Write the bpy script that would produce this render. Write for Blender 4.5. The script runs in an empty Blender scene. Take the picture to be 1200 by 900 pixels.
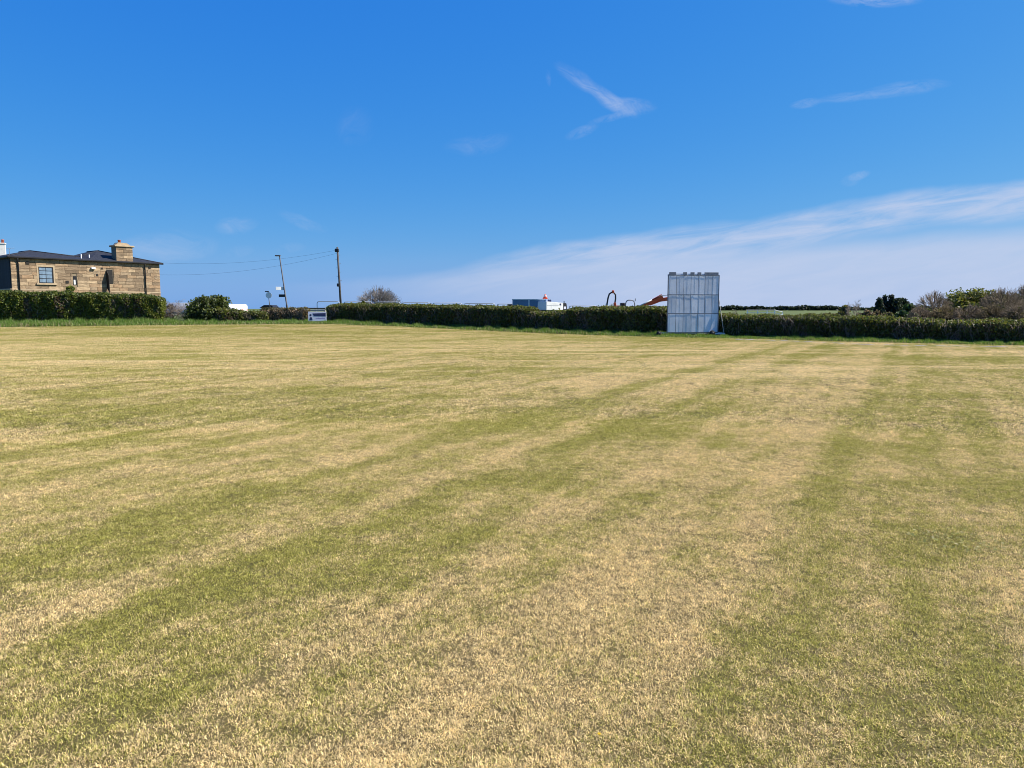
import bpy, bmesh, math, random
import numpy as np
from mathutils import Vector, Matrix

random.seed(7)
rng = np.random.default_rng(7)
S = bpy.context.scene
COL = S.collection

# ------------------------------------------------------------------ camera, sky, sun, exposure
F = 880.0                                    # focal length in pixels of a 1200 x 900 frame
PITCH = math.atan(88.0 / F)
EYE = 1.6
cam_d = bpy.data.cameras.new('camera')
cam = bpy.data.objects.new('camera', cam_d)
COL.objects.link(cam)
cam.location = (0, 0, EYE)
cam.rotation_euler = (math.radians(90) - PITCH, 0, 0)
cam_d.sensor_width = 36
cam_d.lens = 36 * F / 1200
cam_d.clip_start = 0.05
cam_d.clip_end = 20000
S.camera = cam

SUN_AZ = math.radians(86)                    # clockwise from +Y
SUN_EL = math.radians(46)
S.view_settings.view_transform = 'Standard'
S.view_settings.look = 'None'
S.view_settings.exposure = 0.95
S.view_settings.gamma = 1.0
S.cycles.filter_width = 0.95                # a phone picture is crisp

sun_d = bpy.data.lights.new('sun', 'SUN')
sun = bpy.data.objects.new('sun', sun_d)
COL.objects.link(sun)
sun_d.energy = 4.8
sun_d.angle = math.radians(0.53)
sun_d.color = (1.0, 0.94, 0.85)
sdir = Vector((math.sin(SUN_AZ) * math.cos(SUN_EL), math.cos(SUN_AZ) * math.cos(SUN_EL), math.sin(SUN_EL)))
sun.rotation_euler = sdir.to_track_quat('Z', 'Y').to_euler()


def ray(px, py):
    u = (px - 600) / F
    v = (450 - py) / F
    return Vector((u, math.cos(PITCH) + v * math.sin(PITCH), -math.sin(PITCH) + v * math.cos(PITCH)))


def at(px, py, d):
    r = ray(px, py)
    r = r * (d / r.y)
    return Vector((r.x, r.y, EYE + r.z))


class NT:
    """small helper to wire node trees"""
    def __init__(self, tree):
        self.t = tree
        self.n = tree.nodes
        self.l = tree.links

    def put(self, sock, val):
        if hasattr(val, 'is_output'):
            self.l.new(val, sock)
        elif val is not None:
            if isinstance(val, (tuple, list)) and len(val) == 3 and sock.type == 'RGBA':
                val = (*val, 1)
            sock.default_value = val

    def math(self, op, a, b=None, c=None, clamp=False):
        n = self.n.new('ShaderNodeMath')
        n.operation = op
        n.use_clamp = clamp
        for i, v in enumerate((a, b, c)):
            if v is not None:
                self.put(n.inputs[i], v)
        return n.outputs[0]

    def maprange(self, v, a, b, c=0.0, d=1.0, smooth=False):
        n = self.n.new('ShaderNodeMapRange')
        n.interpolation_type = 'SMOOTHSTEP' if smooth else 'LINEAR'
        for i, q in enumerate((v, a, b, c, d)):
            self.put(n.inputs[i], q)
        return n.outputs[0]

    def mix(self, f, a, b, mode='MIX'):
        n = self.n.new('ShaderNodeMix')
        n.data_type = 'RGBA'
        n.blend_type = mode
        n.clamp_factor = True
        self.put(n.inputs[0], f)
        self.put(n.inputs[6], a)
        self.put(n.inputs[7], b)
        return n.outputs[2]

    def noise(self, vec, scale, detail=3, rough=0.5, dist=0.0):
        n = self.n.new('ShaderNodeTexNoise')
        self.put(n.inputs['Vector'], vec)
        n.inputs['Scale'].default_value = scale
        n.inputs['Detail'].default_value = detail
        n.inputs['Roughness'].default_value = rough
        n.inputs['Distortion'].default_value = dist
        return n.outputs[0]

    def xyz(self, v):
        n = self.n.new('ShaderNodeSeparateXYZ')
        self.put(n.inputs[0], v)
        return n.outputs

    def vec(self, x, y, z):
        n = self.n.new('ShaderNodeCombineXYZ')
        for i, q in enumerate((x, y, z)):
            self.put(n.inputs[i], q)
        return n.outputs[0]

    def ramp(self, v, stops, interp='LINEAR'):
        n = self.n.new('ShaderNodeValToRGB')
        cr = n.color_ramp
        cr.interpolation = interp
        while len(cr.elements) < len(stops):
            cr.elements.new(1.0)
        for e, (p, c) in zip(cr.elements, stops):
            e.position = p
            e.color = (c, c, c, 1) if isinstance(c, (int, float)) else (*c, 1)
        self.put(n.inputs[0], v)
        return n.outputs[0]

    def attr(self, name):
        n = self.n.new('ShaderNodeAttribute')
        n.attribute_name = name
        return n


# ---- world: Nishita sky with thin high cloud
W = bpy.data.worlds.new('World')
S.world = W
W.use_nodes = True
N = NT(W.node_tree)
N.n.clear()
sky = N.n.new('ShaderNodeTexSky')
sky.sky_type = 'NISHITA'
sky.sun_disc = False
sky.sun_elevation = SUN_EL
sky.sun_rotation = SUN_AZ
sky.altitude = 100
sky.air_density = 1.0
sky.dust_density = 0.8
sky.ozone_density = 2.5
SKY_STRENGTH = 0.09
hs = N.n.new('ShaderNodeHueSaturation')
hs.inputs['Saturation'].default_value = 1.22
hs.inputs['Value'].default_value = 1.0
hs.inputs['Hue'].default_value = 0.5
N.l.new(sky.outputs[0], hs.inputs['Color'])
# the camera that took the photograph renders a clear sky a deep saturated blue: one response curve per channel, over the whole sky
EXPO = 2 ** S.view_settings.exposure
sp_ = N.n.new('ShaderNodeSeparateColor')
N.l.new(hs.outputs[0], sp_.inputs[0])
cb_ = N.n.new('ShaderNodeCombineColor')
for i_, (gain, gam) in enumerate(((0.604, 1.165), (0.689, 0.645), (0.885, 0.18))):
    v_ = N.math('POWER', N.math('MULTIPLY', sp_.outputs[i_], SKY_STRENGTH), gam)
    N.l.new(N.math('MULTIPLY', v_, gain / (EXPO * SKY_STRENGTH)), cb_.inputs[i_])
clear_sky = cb_.outputs[0]
tc = N.n.new('ShaderNodeTexCoord')
dx, dy, dz = N.xyz(tc.outputs['Generated'])
ysafe = N.math('MAXIMUM', dy, 0.05)
U = N.math('DIVIDE', dx, ysafe)
V = N.math('DIVIDE', dz, ysafe)
front = N.maprange(dy, 0.08, 0.3, 0, 1)


def uv(px, py):
    r = ray(px, py)
    return r.x / r.y, r.z / r.y


uvv = N.vec(U, V, 0.0)
warp1 = N.math('SUBTRACT', N.noise(uvv, 7.0, 3, 0.6), 0.5)
warp2 = N.math('SUBTRACT', N.noise(N.vec(U, V, 3.3), 7.0, 3, 0.6), 0.5)


def wisp(px0, py0, px1, py1, wid, amt, nscale=26, stretch=5.0, wob=0.03, seed=0.0):
    """soft streak of cirrus between two directions of the sky"""
    u0, v0 = uv(px0, py0)
    u1, v1 = uv(px1, py1)
    cu, cv = (u0 + u1) / 2, (v0 + v1) / 2
    L = math.hypot(u1 - u0, v1 - v0) / 2
    a = math.atan2(v1 - v0, u1 - u0)
    du = N.math('SUBTRACT', N.math('MULTIPLY_ADD', warp1, wob, U), cu)
    dv = N.math('SUBTRACT', N.math('MULTIPLY_ADD', warp2, wob, V), cv)
    p = N.math('ADD', N.math('MULTIPLY', du, math.cos(a)), N.math('MULTIPLY', dv, math.sin(a)))
    q = N.math('SUBTRACT', N.math('MULTIPLY', dv, math.cos(a)), N.math('MULTIPLY', du, math.sin(a)))
    pn = N.math('DIVIDE', p, L)
    qn = N.math('DIVIDE', q, wid / F)
    r2 = N.math('ADD', N.math('MULTIPLY', pn, pn), N.math('MULTIPLY', qn, qn))
    m = N.maprange(r2, 0.0, 1.4, 1.0, 0.0, True)
    tx = N.noise(N.vec(N.math('MULTIPLY', p, 1.0), N.math('MULTIPLY', q, stretch), 1.7 + seed), nscale, 7, 0.66, 0.8)
    return N.math('MULTIPLY', N.math('MULTIPLY', m, N.maprange(tx, 0.34, 0.70, 0.0, 1.0)), amt)


parts = [
    wisp(650, 74, 700, 108, 9, 0.22, 34, 3.0, 0.02),
    wisp(672, 92, 735, 128, 8, 0.34, 34, 3.0, 0.02),
    wisp(705, 122, 766, 126, 9, 0.40, 30, 2.0, 0.02),
    wisp(695, 110, 745, 134, 9, 0.34, 30, 2.0, 0.02),
    wisp(690, 143, 740, 132, 4, 0.30, 40, 2.0, 0.012),
    wisp(662, 161, 700, 146, 6, 0.26, 40, 2.0, 0.02),
    wisp(641, 82, 643, 101, 3, 0.16, 40, 2.0, 0.01),
    wisp(926, 123, 962, 118, 5, 0.30, 30, 3.0, 0.012),
    wisp(955, 118, 1040, 109, 6, 0.22, 26, 4.0, 0.02),
    wisp(1010, 111, 1110, 98, 8, 0.24, 26, 4.0, 0.02),
    wisp(970, -4, 1075, 0, 9, 0.70, 18, 3.0),
    wisp(994, 209, 1020, 202, 5, 0.42, 30, 2.0, 0.008),
    wisp(985, 214, 1010, 208, 7, 0.16, 30, 2.0, 0.008),
    wisp(250, 266, 300, 262, 11, 0.26, 24, 2.0),
    wisp(325, 250, 385, 272, 8, 0.18, 30, 3.0),
    wisp(130, 292, 250, 286, 18, 0.30, 14, 2.0),
    wisp(262, 294, 300, 292, 7, 0.16, 20, 2.0),
    wisp(325, 294, 360, 292, 6, 0.18, 20, 2.0),
    wisp(520, 172, 600, 162, 12, 0.13, 24, 2.5),
    wisp(400, 165, 430, 130, 20, 0.09, 20, 2.0),
]
# the long streak: a band whose height over the horizon grows to the right
us = [-0.20, -0.05, 0.11, 0.34, 0.52, 0.69, 1.1]
ctr = [uv(520, 331), uv(600, 313), uv(700, 299), uv(900, 275), uv(1060, 247), uv(1200, 233), uv(1500, 200)]
fc = N.n.new('ShaderNodeFloatCurve')
cm = fc.mapping.curves[0]


def setcurve(node, pts):
    c = node.mapping.curves[0]
    while len(c.points) < len(pts):
        c.points.new(0.5, 0.5)
    for p, (x, y) in zip(c.points, pts):
        p.location = (x, y)
        p.handle_type = 'AUTO'
    node.mapping.update()


un = N.maprange(U, -0.3, 1.3, 0.0, 1.0)
setcurve(fc, [(0.0, 0.02)] + [((c[0] + 0.3) / 1.6, c[1]) for c in ctr] + [(1.0, 0.22)])
N.put(fc.inputs['Value'], un)
band_c = fc.outputs[0]
vv = N.math('MULTIPLY_ADD', warp2, 0.022, V)
dq = N.math('SUBTRACT', vv, band_c)
wband = N.maprange(U, -0.15, 0.7, 0.018, 0.026)
qb = N.math('DIVIDE', dq, wband)
bandm = N.maprange(N.math('MULTIPLY', qb, qb), 0.0, 1.6, 1.0, 0.0, True)
fade_l = N.maprange(U, -0.18, 0.12, 0.0, 1.0, True)
ax = N.math('ADD', N.math('MULTIPLY', U, 0.98), N.math('MULTIPLY', V, 0.17))
aq = N.math('SUBTRACT', N.math('MULTIPLY', V, 0.98), N.math('MULTIPLY', U, 0.17))
fib = N.noise(N.vec(ax, N.math('MULTIPLY', aq, 7.0), 0.0), 9.0, 6, 0.62, 0.5)
band = N.math('MULTIPLY', N.math('MULTIPLY', bandm, N.maprange(fib, 0.30, 0.62, 0.25, 1.0)), N.math('MULTIPLY', fade_l, 0.78))
parts.append(band)
# veil of cirrostratus under the streak, thicker towards the right horizon
veil_top = N.maprange(U, -0.25, 0.75, 0.036, 0.118)
vt = N.math('DIVIDE', N.math('MULTIPLY_ADD', warp2, 0.016, V), veil_top)
veil = N.math('MULTIPLY', N.maprange(vt, 0.72, 1.12, 1.0, 0.0, True), N.maprange(U, -0.42, 0.22, 0.0, 0.80, True))
veil = N.math('MULTIPLY', veil, N.maprange(fib, 0.2, 0.7, 0.8, 1.05))
parts.append(veil)
tot = parts[0]
for p in parts[1:]:
    inv = N.math('SUBTRACT', 1.0, N.math('MULTIPLY', N.math('SUBTRACT', 1.0, tot, clamp=True), N.math('SUBTRACT', 1.0, p, clamp=True)))
    tot = inv
tot = N.math('MULTIPLY', tot, front, clamp=True)
# the same thin haze all round the horizon
haze = N.maprange(dz, 0.0, 0.10, 0.05, 0.0, True)
tot = N.math('MAXIMUM', tot, N.math('MULTIPLY', haze, N.maprange(fib, 0.2, 0.8, 0.5, 1.0)), clamp=True)
clear_sky = N.mix(N.maprange(dz, 0.0, 0.085, 0.55, 0.0, True), clear_sky, tuple(c / (SKY_STRENGTH * EXPO) for c in (0.215, 0.43, 0.81)))
cl = N.mix(tot, clear_sky, tuple(c / (SKY_STRENGTH * EXPO) for c in (0.55, 0.63, 0.83)))
bg = N.n.new('ShaderNodeBackground')
N.l.new(cl, bg.inputs['Color'])
bg.inputs['Strength'].default_value = SKY_STRENGTH
wo = N.n.new('ShaderNodeOutputWorld')
N.l.new(bg.outputs[0], wo.inputs['Surface'])

# ------------------------------------------------------------------ helpers
def tag(o, label=None, cat=None, group=None, kind=None):
    if label: o['label'] = label
    if cat: o['category'] = cat
    if group: o['group'] = group
    if kind: o['kind'] = kind
    return o


def empty(name, loc, rz=0.0, label=None, cat=None, group=None):
    o = bpy.data.objects.new(name, None)
    o.location = loc
    o.rotation_euler = (0, 0, rz)
    o.empty_display_size = 0.2
    COL.objects.link(o)
    return tag(o, label, cat, group)


def link(name, me, mat=None, parent=None):
    o = bpy.data.objects.new(name, me)
    if mat is not None and not me.materials:
        for m in (mat if isinstance(mat, (list, tuple)) else [mat]):
            me.materials.append(m)
    COL.objects.link(o)
    if parent is not None:
        o.parent = parent
    return o


def np_mesh(name, verts, faces, tint=None, tname='tint', smooth=False):
    """mesh from numpy arrays; faces is (n,3) or (n,4); tint is one RGB per face"""
    verts = np.asarray(verts, dtype=np.float32)
    faces = np.asarray(faces, dtype=np.int32)
    k = faces.shape[1]
    me = bpy.data.meshes.new(name)
    me.vertices.add(len(verts))
    me.vertices.foreach_set('co', verts.ravel())
    me.loops.add(faces.size)
    me.loops.foreach_set('vertex_index', faces.ravel())
    me.polygons.add(len(faces))
    me.polygons.foreach_set('loop_start', np.arange(0, faces.size, k, dtype=np.int32))
    if smooth:
        me.polygons.foreach_set('use_smooth', np.ones(len(faces), dtype=bool))
    me.update(calc_edges=True)
    if tint is not None:
        a = me.attributes.new(tname, 'FLOAT_COLOR', 'FACE')
        t = np.ones((len(faces), 4), dtype=np.float32)
        t[:, :3] = tint
        a.data.foreach_set('color', t.ravel())
    me.validate()
    return me


def quads(c, a, b):
    """quads centred on c with half axes a, b"""
    n = len(c)
    v = np.empty((n, 4, 3), dtype=np.float32)
    v[:, 0] = c - a - b
    v[:, 1] = c + a - b
    v[:, 2] = c + a + b
    v[:, 3] = c - a + b
    return v.reshape(-1, 3), np.arange(n * 4).reshape(n, 4)


def tubes(segs, sides=4):
    """segments (x0,y0,z0,x1,y1,z1,r0,r1) as open tapered tubes"""
    s = np.asarray(segs, dtype=np.float64)
    n = len(s)
    p0, p1, r0, r1 = s[:, :3], s[:, 3:6], s[:, 6], s[:, 7]
    d = p1 - p0
    d /= np.maximum(np.linalg.norm(d, axis=1, keepdims=True), 1e-6)
    ref = np.where(np.abs(d[:, 2:3]) > 0.9, np.array([[1.0, 0, 0]]), np.array([[0, 0, 1.0]]))
    a = np.cross(d, ref)
    a /= np.linalg.norm(a, axis=1, keepdims=True)
    b = np.cross(d, a)
    vs = np.empty((n, sides * 2, 3))
    for i in range(sides):
        t = 2 * math.pi * i / sides
        o = a * math.cos(t) + b * math.sin(t)
        vs[:, i] = p0 + o * r0[:, None]
        vs[:, sides + i] = p1 + o * r1[:, None]
    fs = []
    base = (np.arange(n) * sides * 2)[:, None]
    for i in range(sides):
        j = (i + 1) % sides
        fs.append(base + np.array([[i, j, sides + j, sides + i]]))
    return vs.reshape(-1, 3), np.concatenate(fs, axis=0)


def rdir(n):
    v = rng.normal(size=(n, 3))
    return v / np.linalg.norm(v, axis=1, keepdims=True)


class MB:
    """collects solids of one part"""
    def __init__(self):
        self.bm = bmesh.new()

    def box(self, x0, x1, y0, y1, z0, z1, bev=0.0, mat=None):
        r = bmesh.ops.create_cube(self.bm, size=1.0)
        vs = r['verts']
        for v in vs:
            v.co = Vector(((x0 + x1) / 2 + v.co.x * (x1 - x0), (y0 + y1) / 2 + v.co.y * (y1 - y0), (z0 + z1) / 2 + v.co.z * (z1 - z0)))
        if mat is not None:
            for v in vs: v.co = mat @ v.co
        if bev:
            es = {e for v in vs for e in v.link_edges}
            bmesh.ops.bevel(self.bm, geom=list(es), offset=bev, segments=1, affect='EDGES')
        return self

    def tube(self, pts, r, sides=8, caps=True):
        rings = []
        pts = [Vector(p) for p in pts]
        rr = r if isinstance(r, (list, tuple)) else [r] * len(pts)
        prev = None
        for i, p in enumerate(pts):
            d = (pts[min(i + 1, len(pts) - 1)] - pts[max(i - 1, 0)]).normalized()
            if prev is None:
                ref = Vector((0, 0, 1)) if abs(d.z) < 0.9 else Vector((1, 0, 0))
                a = d.cross(ref).normalized()
            else:
                a = (prev - d * prev.dot(d)).normalized()
            prev = a
            b = d.cross(a)
            rings.append([self.bm.verts.new(p + (a * math.cos(2 * math.pi * k / sides) + b * math.sin(2 * math.pi * k / sides)) * rr[i]) for k in range(sides)])
        for i in range(len(rings) - 1):
            for k in range(sides):
                j = (k + 1) % sides
                self.bm.faces.new((rings[i][k], rings[i][j], rings[i + 1][j], rings[i + 1][k]))
        if caps:
            self.bm.faces.new(rings[0][::-1])
            self.bm.faces.new(rings[-1])
        return self

    def lathe(self, axis_p, axis_d, prof, sides=20):
        """prof: (distance along axis, radius)"""
        d = Vector(axis_d).normalized()
        ref = Vector((0, 0, 1)) if abs(d.z) < 0.9 else Vector((1, 0, 0))
        a = d.cross(ref).normalized()
        b = d.cross(a)
        rings = []
        for t, r in prof:
            rings.append([self.bm.verts.new(Vector(axis_p) + d * t + (a * math.cos(2 * math.pi * k / sides) + b * math.sin(2 * math.pi * k / sides)) * r) for k in range(sides)])
        for i in range(len(rings) - 1):
            for k in range(sides):
                j = (k + 1) % sides
                self.bm.faces.new((rings[i][k], rings[i][j], rings[i + 1][j], rings[i + 1][k]))
        self.bm.faces.new(rings[0][::-1])
        self.bm.faces.new(rings[-1])
        return self

    def prism(self, poly, y0, y1, bev=0.0):
        """poly of (x,z) extruded along y"""
        f = [self.bm.verts.new((x, y0, z)) for x, z in poly]
        g = [self.bm.verts.new((x, y1, z)) for x, z in poly]
        n = len(poly)
        fs = [self.bm.faces.new(f), self.bm.faces.new(g[::-1])]
        for i in range(n):
            fs.append(self.bm.faces.new((f[i], g[i], g[(i + 1) % n], f[(i + 1) % n])))
        if bev:
            es = {e for q in fs for e in q.edges}
            bmesh.ops.bevel(self.bm, geom=list(es), offset=bev, segments=2, affect='EDGES')
        return self

    def poly(self, pts):
        self.bm.faces.new([self.bm.verts.new(p) for p in pts])
        return self

    def mesh(self, name, smooth=False):
        bmesh.ops.recalc_face_normals(self.bm, faces=self.bm.faces)
        me = bpy.data.meshes.new(name)
        self.bm.to_mesh(me)
        self.bm.free()
        if smooth:
            for p in me.polygons: p.use_smooth = True
        return me

    def build(self, name, mat, parent=None, smooth=False):
        return link(name, self.mesh(name, smooth), mat, parent)


# ------------------------------------------------------------------ materials
def material(name, base, rough=0.8, metal=0.0, var=0.25, nscale=6.0, bump=0.15, bscale=40.0, dirt=None, spec=0.3, objrand=0.0, coord='Object'):
    """surface with uneven colour, optional dirt and fine relief"""
    m = bpy.data.materials.new(name)
    m.use_nodes = True
    k = NT(m.node_tree)
    p = m.node_tree.nodes['Principled BSDF']
    t = k.n.new('ShaderNodeTexCoord').outputs[coord]
    if objrand:                                   # no two stones or boards alike
        va = k.n.new('ShaderNodeVectorMath')
        k.l.new(t, va.inputs[0])
        k.l.new(k.n.new('ShaderNodeObjectInfo').outputs['Location'], va.inputs[1])
        t = va.outputs[0]
    nz = k.noise(t, nscale, 5, 0.6)
    c = k.mix(k.maprange(nz, 0.3, 0.7, 0, 1), tuple(x * (1 - var) for x in base), tuple(min(1, x * (1 + var)) for x in base))
    if dirt:
        dn = k.noise(t, nscale * 0.45, 6, 0.65, 0.4)
        c = k.mix(k.maprange(dn, 0.5, 0.72, 0, 0.75), c, dirt)
    if objrand:
        oi = k.n.new('ShaderNodeObjectInfo')
        c = k.mix(1.0, c, k.ramp(oi.outputs['Random'], [(0, 1 - objrand), (1, 1 + objrand)] if objrand < 0.3 else [(0, (0.52, 0.50, 0.49)), (0.18, (0.80, 0.76, 0.72)), (0.42, (0.98, 0.97, 0.95)), (0.62, (1.02, 0.90, 0.80)), (0.80, (1.10, 1.08, 1.02)), (1, (1.42, 1.38, 1.28))]), 'MULTIPLY')
    k.put(p.inputs['Base Color'], c)
    p.inputs['Roughness'].default_value = rough
    p.inputs['Metallic'].default_value = metal
    p.inputs['Specular IOR Level'].default_value = spec
    if bump:
        b = k.n.new('ShaderNodeBump')
        b.inputs['Strength'].default_value = bump
        b.inputs['Distance'].default_value = 0.02
        k.put(b.inputs['Height'], k.noise(t, bscale, 4, 0.6))
        k.put(p.inputs['Normal'], b.outputs[0])
    return m


def leaf_material(name, trans=0.35, rough=0.55):
    """leaf or blade coloured by its own tint, lets some light through"""
    m = bpy.data.materials.new(name)
    m.use_nodes = True
    k = NT(m.node_tree)
    k.n.clear()
    a = k.attr('tint').outputs['Color']
    d = k.n.new('ShaderNodeBsdfDiffuse')
    t = k.n.new('ShaderNodeBsdfTranslucent')
    g = k.n.new('ShaderNodeBsdfGlossy')
    k.put(d.inputs['Color'], a)
    k.put(t.inputs['Color'], k.mix(0.5, a, k.mix(1.0, a, (1.2, 1.15, 0.55), 'MULTIPLY')))
    g.inputs['Roughness'].default_value = rough
    mx = k.n.new('ShaderNodeMixShader')
    mx.inputs[0].default_value = trans
    k.l.new(d.outputs[0], mx.inputs[1])
    k.l.new(t.outputs[0], mx.inputs[2])
    mx2 = k.n.new('ShaderNodeMixShader')
    mx2.inputs[0].default_value = 0.03
    k.l.new(mx.outputs[0], mx2.inputs[1])
    k.l.new(g.outputs[0], mx2.inputs[2])
    o = k.n.new('ShaderNodeOutputMaterial')
    k.l.new(mx2.outputs[0], o.inputs['Surface'])
    return m


# ---- the colour of the turf as a function of place (dry and green bands left by the mower)
STRAW = (0.530, 0.395, 0.180)
STRAW2 = (0.680, 0.545, 0.290)
GREEN = (0.222, 0.214, 0.046)
GREEN2 = (0.375, 0.340, 0.098)
turf = bpy.data.node_groups.new('turf_cover', 'ShaderNodeTree')
turf.interface.new_socket('Green', in_out='OUTPUT', socket_type='NodeSocketFloat')
turf.interface.new_socket('Tone', in_out='OUTPUT', socket_type='NodeSocketFloat')
turf.interface.new_socket('Pale', in_out='OUTPUT', socket_type='NodeSocketFloat')
k = NT(turf)
gin = k.n.new('ShaderNodeNewGeometry').outputs['Position']
gx, gy, gz = k.xyz(gin)
CA, SA = math.cos(math.radians(28)), math.sin(math.radians(28))
s_ = k.math('SUBTRACT', k.math('MULTIPLY', gx, CA), k.math('MULTIPLY', gy, SA))
t_ = k.math('ADD', k.math('MULTIPLY', gx, SA), k.math('MULTIPLY', gy, CA))
flat = k.vec(gx, gy, 0.0)
w1 = k.math('SUBTRACT', k.noise(flat, 0.55, 4, 0.6), 0.5)
w2 = k.math('SUBTRACT', k.noise(flat, 2.6, 4, 0.65), 0.5)
sw = k.math('ADD', s_, k.math('ADD', k.math('MULTIPLY', w1, 0.6), k.math('MULTIPLY', w2, 0.5)))
sn = k.maprange(sw, -13.0, 5.0, 0.0, 1.0)
bands = [(-13, .45), (-12, .6), (-10.5, .68), (-9.2, .62), (-7.6, .5), (-6.3, .24), (-5.7, .2), (-5.25, .5), (-4.8, .68), (-4.4, .4),
         (-4.0, .12), (-3.72, .3), (-3.35, .74), (-2.95, .55), (-2.45, .26), (-1.9, .28), (-1.3, .1), (-0.92, .16), (-0.7, .58),
         (-0.1, .5), (0.45, .68), (0.95, .55), (1.5, .34), (1.9, .5), (2.7, .7), (3.4, .4), (4.2, .6), (5, .45)]
near_b = k.ramp(sn, [((a + 13) / 18, b) for a, b in bands])
wave = k.math('MULTIPLY_ADD', k.math('SINE', k.math('MULTIPLY_ADD', w1, 9.0, k.math('MULTIPLY', sw, 1.7))), 0.10, 0.44)
use_ramp = k.math('MULTIPLY', k.maprange(sw, -13, -11.5, 0, 1), k.maprange(sw, 3.8, 5.0, 1, 0))
bb = k.math('ADD', k.math('MULTIPLY', near_b, use_ramp), k.math('MULTIPLY', wave, k.math('SUBTRACT', 1.0, use_ramp)))
bb = k.math('MULTIPLY_ADD', k.math('SUBTRACT', bb, 0.42), 0.52, 0.475)
st = k.vec(s_, k.math('MULTIPLY', t_, 0.16), 0.0)
narrow = k.math('MULTIPLY', k.math('SINE', k.math('MULTIPLY_ADD', w1, 5.0, k.math('MULTIPLY', sw, 8.5))), k.math('MULTIPLY', k.noise(st, 0.4, 3, 0.6), 0.10))
patch = k.math('SUBTRACT', k.noise(st, 1.7, 7, 0.74, 0.3), 0.5)
patch2 = k.math('SUBTRACT', k.noise(flat, 4.2, 7, 0.78), 0.5)
iso = k.math('SUBTRACT', k.noise(flat, 0.9, 5, 0.62), 0.5)
patch3 = k.math('SUBTRACT', k.noise(k.vec(k.math('MULTIPLY', gx, 0.35), gy, 4.0), 0.33, 4, 0.6), 0.5)
g_ = k.math('ADD', k.math('ADD', k.math('MULTIPLY_ADD', iso, 0.9, bb), narrow), k.math('ADD', k.math('MULTIPLY', patch, 1.2), k.math('ADD', k.math('MULTIPLY', patch2, 1.1), k.math('MULTIPLY', patch3, 1.15))))
g_ = k.maprange(g_, 0.04, 0.94, 0.07, 0.90, True)
# less worn and greener towards the far boundary
g_ = k.math('ADD', g_, k.maprange(gy, 30, 46, 0.0, 0.16, True))
# bleached strips across the far left of the outfield
pn = k.noise(k.vec(k.math('MULTIPLY', gx, 0.10), k.math('MULTIPLY', gy, 0.55), 9.0), 1.3, 5, 0.62, 0.3)
pale = k.math('MULTIPLY', k.maprange(pn, 0.50, 0.66, 0, 1, True), k.maprange(gy, 12, 20, 0, 1, True))
pale = k.math('MULTIPLY', pale, k.maprange(gy, 28, 38, 1, 0.2, True))
g_ = k.math('MULTIPLY', g_, k.math('SUBTRACT', 1.0, k.math('MULTIPLY', pale, 0.6)))
tone = k.math('MULTIPLY_ADD', k.math('SUBTRACT', k.noise(flat, 9.0, 6, 0.78), 0.5), 1.9, 1.0)
go = k.n.new('NodeGroupOutput')
k.put(go.inputs['Green'], g_)
k.put(go.inputs['Tone'], tone)
k.put(go.inputs['Pale'], pale)


def turf_nodes(k):
    n = k.n.new('ShaderNodeGroup')
    n.node_tree = turf
    return n.outputs


# ground sheet: mown turf inside the boundary, rough pasture outside it
def make_ground_material():
    m = bpy.data.materials.new('mown_turf_and_pasture')
    m.use_nodes = True
    k = NT(m.node_tree)
    p = m.node_tree.nodes['Principled BSDF']
    g, tone, pale = turf_nodes(k)
    pos = k.n.new('ShaderNodeNewGeometry').outputs['Position']
    fine = k.noise(pos, 42, 4, 0.7)
    fine2 = k.noise(pos, 9, 4, 0.7)
    gm = k.math('ADD', g, k.math('ADD', k.math('MULTIPLY', k.math('SUBTRACT', fine, 0.5), 1.2), k.math('MULTIPLY', k.math('SUBTRACT', fine2, 0.5), 0.6)))
    gm = k.maprange(gm, 0.1, 0.9, 0, 1)
    straw = k.mix(pale, STRAW, STRAW2)
    lawn = k.mix(gm, straw, GREEN2)
    lawn = k.mix(1.0, lawn, k.ramp(k.maprange(tone, 0.5, 1.5, 0, 1), [(0, 0.16), (1, 0.34)]), 'MULTIPLY')
    # pasture beyond: greener, broad variation
    big = k.noise(pos, 0.03, 5, 0.6)
    past = k.mix(k.maprange(big, 0.35, 0.65, 0, 1), (0.070, 0.100, 0.034), (0.105, 0.122, 0.046))
    la = k.attr('lawn').outputs['Fac']
    k.put(p.inputs['Base Color'], k.mix(la, past, lawn))
    p.inputs['Roughness'].default_value = 0.95
    p.inputs['Specular IOR Level'].default_value = 0.1
    b = k.n.new('ShaderNodeBump')
    b.inputs['Strength'].default_value = 0.6
    b.inputs['Distance'].default_value = 0.03
    k.put(b.inputs['Height'], k.noise(pos, 25, 5, 0.75))
    k.put(p.inputs['Normal'], b.outputs[0])
    return m


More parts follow.
